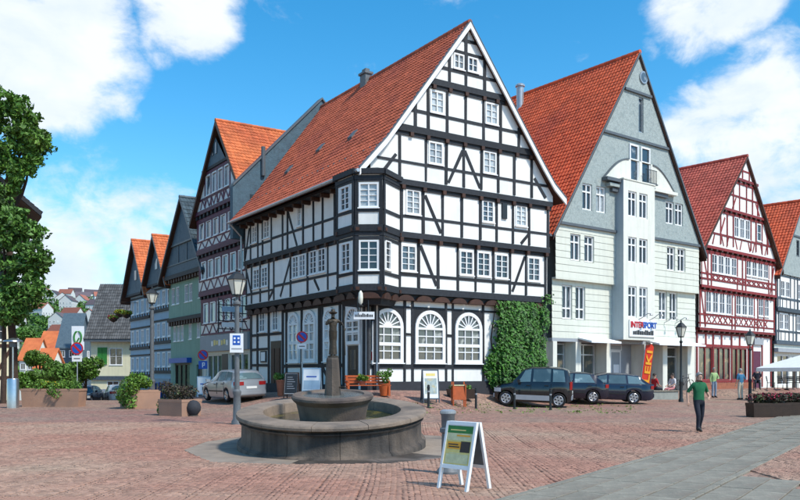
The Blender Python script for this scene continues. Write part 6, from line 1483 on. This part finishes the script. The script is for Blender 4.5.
a_board('aluminium pavement sign with green and yellow poster in front of the fountain', (ax, ay, 0), R(-48), .56, .98,
        [(-.46, .46, .02, .98, 'sign_yellow', 'poster'), (-.46, .46, .80, .98, 'sign_green', 'poster_band'), (-.46, .46, .62, .795, 'sign_ochre', 'poster_band'), (-.40, .10, .40, .58, 'sign_orange', 'poster_block'), (.08, .42, .33, .60, 'wood_dark', 'poster_photo'), (-.36, .0, .50, .53, 'wood_dark', 'text_line'), (-.34, .05, .44, .47, 'wood_dark', 'text_line'), (-.35, .20, .86, .89, 'sign_yellow', 'text_line'), (-.1, .38, .72, .76, 'sign_orange', 'text_line'), (-.40, .40, .05, .28, 'sign_ochre', 'poster_band')] + lines, 'window_white', lean=.22, legs=.30)
x_, y_ = slopez(430, 403); a_board('blue framed poster board standing before the middle arched window', (x_, y_, gz(x_, y_)), R(12), .66, 1.35, [(-.45, .45, .02, .98, 'sign_white', 'poster'), (-.38, .38, .15, .72, 'board_photo', 'poster_photo'), (-.3, .3, .80, .90, 'sign_yellow', 'text_line')], 'timber_slate')
x_, y_ = slopez(292, 398); a_board('black chalkboard standing by the street side arched windows', (x_, y_, gz(x_, y_)), R(-14), .62, 1.12, [(-.45, .45, .02, .98, 'sign_black', 'poster')] + [(-.3, .1 + .1 * (k % 3), .80 - .11 * k, .825 - .11 * k, 'car_trim', 'text_line') for k in range(6)], 'wood_dark')
x_, y_ = slopez(312, 394); a_board('pale blue and white board right of the black chalkboard', (x_, y_, gz(x_, y_)), R(-8), .78, 1.15, [(-.45, .45, .02, .98, 'sign_white', 'poster'), (-.45, .45, .02, .45, 'blue_paint', 'poster_band'), (-.3, .3, .6, .66, 'sign_blue', 'text_line')], 'blue_paint')
x_, y_ = slopez(204, 397); a_board('white leaning board below the no stopping sign with blue plate', (x_, y_, gz(x_, y_)), R(20), .7, 1.1, [(-.45, .45, .02, .98, 'sign_white', 'poster'), (-.3, .2, .55, .62, 'sign_blue', 'text_line')], 'blue_paint')
# bollards
def post_bollard(label, u, v, h=.92, r=.05, big=False, group=None):
    x, y = slopez(u, v); t = thing('bollard', label, 'bollard', (x, y, gz(x, y)), 0, group); b = MB()
    if big:
        b.lathe([(.20, -.05), (.20, .06), (.17, .10), (.13, .14), (.115, .2), (.105, .70), (.14, .72), (.14, .78), (.11, .80), (.115, 1.0), (.135, 1.03), (.135, 1.06), (.10, 1.08)], 20); b.build('shaft', 'iron_grey', t, True)
        b = MB(); b.lathe([(.137, 1.035), (.137, 1.075), (.09, 1.1)], 20); b.build('cap', 'zinc', t)
    else:
        b.lathe([(r * 1.5, -.1), (r * 1.5, .04), (r, .06), (r, h - .16), (r * 1.25, h - .15), (r * 1.25, h - .08), (r * .9, h - .07), (r, h - .02), (r * .5, h)], 12); b.build('shaft', 'iron', t)
        b = MB(); b.lathe([(r * 1.02, h - .30), (r * 1.02, h - .24)], 12); b.build('band', 'car_trim', t)
    return t
post_bollard('stout grey iron bollard just behind the pavement sign', 448, 475, big=True)
for (u, v, lb) in ((428.5, 408, 'thin dark bollard in front of the blue framed poster board'), (476, 409.5, 'thin dark bollard right of the orange menu stand'), (514.5, 409, 'thin dark bollard by the front wheel of the minivan'), (550.5, 410, 'thin dark bollard by the rear door of the minivan')): post_bollard(lb, u, v, group='thin bollards along the parking edge')
# orange bench, pot plants and menu stand by the corner house
x_, y_ = slopez(368, 396); bn = thing('bench', 'orange slatted bench with plants beside the corner door', 'bench', (x_, y_, gz(x_, y_)), R(14))
for sx in (-.85, .85):
    b = MB(); b.box(sx - .04, sx + .04, -.25, -.17, 0, .42); b.box(sx - .04, sx + .04, .17, .25, 0, .85); b.box(sx - .035, sx + .035, -.25, .2, .58, .63); b.box(sx - .03, sx + .03, -.24, -.18, .42, .58); b.build('leg', 'wood_orange', bn)
for k in range(4): b = MB(); b.box(-.92, .92, -.24 + .115 * k, -.145 + .115 * k, .42, .455); b.build('seat_slat', 'wood_orange', bn)
for k in range(3): b = MB(); b.box(-.92, .92, .20, .23, .52 + .12 * k, .61 + .12 * k); b.build('back_slat', 'wood_orange', bn)
def pot_plant(label, u, v, h, pw, leafm, hp, seed, potm='wood_orange', petals=None, dz=0, loc=None):
    x, y = slopez(u, v); loc = loc or (x, y, gz(x, y) + dz); t = thing('pot_plant', label, 'plant', loc); b = MB(); b.lathe([(pw * .7, 0), (pw, h * .92), (pw * 1.1, h * .93), (pw * 1.1, h), (pw * .9, h), (pw * .85, h - .04)], 16); b.build('pot', potm, t, True)
    r2 = np.random.RandomState(seed); cs = [(r2.uniform(-pw, pw), r2.uniform(-pw, pw), h + r2.uniform(.1, hp), pw * .75) for _ in range(6)]; stuff(link('leaves', leaf_mesh('leaves', clump_points(cs, 80, r2), .05, leafm, seed), t))
    if petals: stuff(link('flowers', leaf_mesh('flowers', clump_points(cs, 20, r2), .04, petals, seed + 1), t))
pot_plant('yellow green plant standing on the orange bench', 360, 396, .16, .16, 'leaf_bright', .22, 31, 'brick_plinth', None, loc=(bn.location[0] - .25, bn.location[1] + .05, bn.location[2] + .456))
pot_plant('tall green plant in orange pot right of the bench', 384, 396, .5, .22, 'leaf_tree', .6, 32, 'wood_orange')
pot_plant('dark red pot plant left of the black chalkboard', 281, 396, .75, .22, 'leaf_dark', .25, 33, 'brick_plinth')
x_, y_ = slopez(459, 407); ms = thing('menu_stand', 'orange wooden menu stand on four legs before the right arched window', 'stand', (x_, y_, gz(x_, y_)), R(8))
for (sx, sy) in ((-.26, -.1), (.26, -.1), (-.26, .22), (.26, .22)):
    b = MB(); b.box(sx - .025, sx + .025, sy - .025, sy + .025, 0, 1.05 if sy > 0 or sx < 0 else .95); b.build('leg', 'wood_orange', ms)
b = MB(); b.prism([(-.28, -.14, .30), (.28, -.14, .30), (.28, -.06, .88), (-.28, -.06, .88)], [(-.28, -.10, .30), (.28, -.10, .30), (.28, -.02, .88), (-.28, -.02, .88)]); b.build('panel', 'wood_orange', ms); b = MB(); b.box(-.29, .29, -.08, .24, .88, .92); b.build('top_shelf', 'sign_ochre', ms)
x_, y_ = slopez(461, 402); tb = thing('planter_box', 'low blackish planter box behind the orange menu stand', 'planter', (x_ + .05, y_ + .5, gz(x_, y_ + .5)), R(14)); b = MB(); b.prism([(-.55, -.2, 0), (.55, -.2, 0), (.55, .2, 0), (-.55, .2, 0)], [(-.62, -.24, .42), (.62, -.24, .42), (.62, .24, .42), (-.62, .24, .42)]); b.build('box', 'wood_dark', tb)
stuff(link('plants', leaf_mesh('plants', clump_points([(k * .2 - .45, 0, .48, .14) for k in range(5)], 60, np.random.RandomState(2)), .05, 'leaf_dark', 2), tb))
# hanging inn sign at the corner
hs_ = thing('inn_sign', 'white name board hanging at the corner below the bay window', 'sign', (CX, CY, 0), AG); f = F(hs_, -.75, -.55, R(-33))
f.box(-.42, .46, .0, .07, 4.02, 4.34, 'sign_white', 'board'); x = -.36; rnd = random.Random(8)
while x < .38:
    w = rnd.uniform(.035, .06); f.box(x, x + w, .07, .078, 4.12, 4.22 + (rnd.uniform(.03, .06) if rnd.random() < .4 else 0), 'sign_black', 'sign_letter'); x += w + .022
b = MB(); b.tube([f.pt(.2, -.0, 4.34), f.pt(.2, -.1, 4.85)], .02, 6); b.tube([f.pt(-.25, -.0, 4.34), f.pt(-.25, -.1, 4.9)], .02, 6); b.build('hanger', 'iron', hs_)
b = MB(); b.lathe([(.02, 0), (.09, .1), (.105, .3), (.09, .5), (.03, .6)], 14, f.pt(-.12, .18, 4.62)); b.build('lamp_globe', 'lantern_glass', hs_, True); b = MB(); b.lathe([(.10, -.06), (.13, -.03), (.03, .02)], 12, f.pt(-.12, .18, 4.62), capb=True); b.tube([f.pt(-.12, .18, 4.55), f.pt(-.12, .0, 4.36)], .02, 6); b.build('lamp_holder', 'iron', hs_)
nb = thing('menu_case', 'small red and white menu case beside the corner door', 'sign', (CX, CY, 0), AG); f = F(nb, .16, .35, R(-62)); f.box(-.16, .16, -.02, .06, 2.1, 2.75, 'sign_white', 'case'); f.box(-.11, .11, .06, .066, 2.3, 2.68, 'cloth_red', 'menu_sheet')
# wrought iron hanging sign between purple house and corner house
wi = thing('hanging_sign', 'ornate wrought iron hanging sign beside the lantern of the tall lamp post', 'sign', (CX, CY, 0), AG); f = F(wi, -.3, 13.6, 0.0)
b = MB()
for k, z in enumerate((5.6, 5.15, 4.7, 4.25)):
    b.tube([f.pt(.2, .0, z), f.pt(-1.55, .0, z)], .03, 6)
    for j in range(4): b.tube([f.pt(-.25 - .38 * j + .14 * math.cos(t), 0, z + .2 + .14 * math.sin(t)) for t in [q * math.pi / 5 for q in range(9)]], .02, 5)
b.tube([f.pt(-1.5, 0, 4.0), f.pt(-1.5, 0, 6.0)], .035, 6); b.build('iron_scrolls', 'iron', wi); f.box(-1.3, -.1, -.02, .02, 4.35, 4.62, 'sign_white', 'panel'); f.box(-1.3, -.1, -.02, .02, 5.22, 5.52, 'blue_paint', 'panel')
# hanging baskets of flowers on the blue houses
for k, (t_, z, lab) in enumerate(((36.5, 6.4, 'colourful flower basket hanging nearest the green plastered house'), (38.5, 6.6, 'green and yellow flower basket hanging in the middle of the blue house'), (40.6, 6.3, 'red and green flower basket hanging furthest down the blue house'))):
    x, y = CL(-.75, t_); t = thing('flower_basket', lab, 'flower basket', (x, y, z), 0, 'flower baskets on the blue house'); b = MB(); b.lathe([(.05, -.25), (.3, -.1), (.38, .1), (.3, .1)], 12); b.tube([(0, 0, .1), (0, 0, 1.0), (.7, .4, 1.05)], .02, 5); b.build('basket', 'wood_dark', t)
    cs = [(math.cos(q) * .25, math.sin(q) * .25, .2, .25) for q in range(0, 6)]; stuff(link('leaves', leaf_mesh('leaves', clump_points(cs, 60, np.random.RandomState(k)), .08, 'leaf_bright', k), t)); stuff(link('flowers', leaf_mesh('flowers', clump_points(cs, 26, np.random.RandomState(k + 9)), .07, 'petal_yellow' if k != 2 else 'petal_red', k), t))
# red banner with yellow lettering
x_, y_ = slopez(644, 396); y_ += 1.6; x_ = (644 - 400) / 820 * y_; bn_ = thing('banner_flag', 'red leaning banner with yellow letters beside the dark blue estate car', 'banner', (x_, y_, gz(x_, y_)), R(14)); f = F(bn_)
P0 = [(-.20, .35), (.22, .35), (.56, 2.75), (.44, 2.85), (.08, 2.72)]
f.shape([(-.22, .3), (.30, .3), (.62, 2.62), (.50, 2.78), (.12, 2.72)], -.02, .02, 'banner_red', 'cloth')
b = MB(); b.tube([(-.25, 0, .0), (-.22, 0, .5), (.10, 0, 2.72), (.3, 0, 2.86), (.52, 0, 2.82)], .018, 6); b.build('pole', 'steel', bn_); b = MB(); b.lathe([(.28, 0), (.25, .05), (.05, .08)], 14, (-.25, 0, 0)); b.build('foot', 'iron_grey', bn_)
t_ = letters(f, 'LEKI', .22, .62, .62, .03, 'sign_orange', 'banner_letters', bn_, 1.0)
t_.rotation_mode = 'XYZ'; t_.matrix_basis = Matrix.Translation((.27, -.035, .52)) @ Matrix.Rotation(R(90), 4, 'X') @ Matrix.Rotation(R(82), 4, 'Z') @ Matrix.Diagonal((1.65, .82, 1, 1))
# right edge: flower troughs, parasol, chairs
for (u, v, w, lab) in ((768, 417, 1.45, 'dark wooden box of pink red flowers nearest the walking person'), (793, 416, 1.5, 'dark wooden box of red flowers at the right picture edge')):
    t = trough(lab, u, v, w, .52, .55, R(8), [('leaf_brown', [(rr.uniform(-.6, .6), rr.uniform(-.2, .2), .16, .24) for _ in range(10)], 110, .05), ('petal_red', [(rr.uniform(-.6, .6), rr.uniform(-.2, .2), .22, .2) for _ in range(8)], 30, .04)], m='wood_dark'); t['category'] = 'planter'
bush('shrub', 'dark red leaved shrub between the two flower boxes', 'shrub', 776, 402, 33.5, .42, 'leaf_brown', 61, per=150, size=.06)
pxx = (806 - 400) / 820 * 43; pz = gz(pxx, 43)
pa = thing('parasol', 'big white square parasol at the right picture edge', 'parasol', (pxx, 43, pz), R(20)); b = MB(); q_ = [(-1.7, -1.7), (1.7, -1.7), (1.7, 1.7), (-1.7, 1.7)]
for k in range(4):
    a, c = q_[k], q_[(k + 1) % 4]; b.quad((a[0], a[1], 1.75), (c[0], c[1], 1.75), (0, 0, 2.5)); b.quad((a[0], a[1], 1.56), (c[0], c[1], 1.56), (c[0], c[1], 1.75), (a[0], a[1], 1.75)); b.quad((a[0] * .99, a[1] * .99, 1.73), (0, 0, 2.47), (c[0] * .99, c[1] * .99, 1.73))
b.build('canopy', 'awning', pa); b = MB(); b.tube([(0, 0, 0), (0, 0, 2.6)], .03, 8); b.build('pole', 'wood_dark', pa)
for k in range(4): b = MB(); b.tube([(q_[k][0] * .98, q_[k][1] * .98, 1.74), (0, 0, 2.45)], .014, 5); b.build('rib', 'wood_dark', pa)
b = MB(); b.lathe([(.35, 0), (.33, .07), (.06, .1)], 16); b.build('foot', 'kerb_stone', pa)
proto_c = None
for k, (u, v, rz, lab) in enumerate(((783, 391, 20, 'dark cafe chair leftmost below the white parasol'), (790, 393, 160, 'dark cafe chair second from left below the white parasol'), (797, 391, -60, 'dark cafe chair at the very edge below the white parasol'), (771, 390, 60, 'dark cafe chair before the slate gabled house door'))):
    x, y = slopez(u, v); t = thing('cafe_chair', lab, 'chair', (x, y, gz(x, y)), R(rz), 'cafe chairs by the parasol'); chair(t)
x, y = slopez(787, 393); ct = thing('cafe_table', 'small round dark cafe table under the white parasol', 'table', (x, y, gz(x, y))); b = MB(); b.lathe([(.36, .71), (.36, .735)], 20, capb=True); b.build('table_top', 'iron', ct); b = MB(); b.tube([(0, 0, 0), (0, 0, .71)], .025, 8); b.build('leg', 'iron', ct); b = MB(); b.lathe([(.24, 0), (.2, .03), (.03, .06)], 14); b.build('foot', 'iron', ct)
x, y = slopez(692, 396); bk = thing('bicycle', 'dark bicycle leaning by the shop corner near the seated people', 'bicycle', (x, y + 1.2, gz(x, y + 1.2)), R(30))
for k, xx_ in enumerate((-.5, .5)):
    b = MB(); b.tube([(xx_ + .33 * math.cos(q * math.pi / 12), 0, .35 + .33 * math.sin(q * math.pi / 12)) for q in range(25)], .022, 6, False)
    for q in range(6): b.tube([(xx_ - .32 * math.cos(q * math.pi / 6), 0, .35 - .32 * math.sin(q * math.pi / 6)), (xx_ + .32 * math.cos(q * math.pi / 6), 0, .35 + .32 * math.sin(q * math.pi / 6))], .004, 4)
    b.build('wheel', 'rubber', bk)
b = MB()
for p, q in (((-.5, .35), (-.1, .35)), ((-.1, .35), (-.25, .85)), ((-.25, .85), (-.5, .35)), ((-.1, .35), (.33, .82)), ((-.22, .75), (.33, .82)), ((.33, .82), (.5, .35)), ((.33, .82), (.30, 1.0))): b.tube([(p[0], 0, p[1]), (q[0], 0, q[1])], .02, 6)
b.build('frame', 'iron', bk); b = MB(); b.box(-.38, -.14, -.06, .06, .86, .91); b.build('saddle', 'rubber', bk); b = MB(); b.tube([(.22, -.28, 1.02), (.32, -.1, 1.0), (.32, .1, 1.0), (.22, .28, 1.02)], .014, 6); b.build('handlebar', 'steel', bk)
# weeds in the joints along the bollards and the building foot
rs = np.random.RandomState(44); P = []
for k in range(170):
    u = rs.uniform(400, 640); v = rs.uniform(404, 414); x, y = slopez(u, v)
    for q in range(5): P.append((x + rs.normal() * .06, y + rs.normal() * .06, gz(x, y) + .03 + rs.uniform(0, .03)))
stuff(tag(link('weeds', leaf_mesh('weeds', P, .035, 'leaf_bright', 3)), 'small green weeds growing between the cobbles by the bollards', 'weeds'))
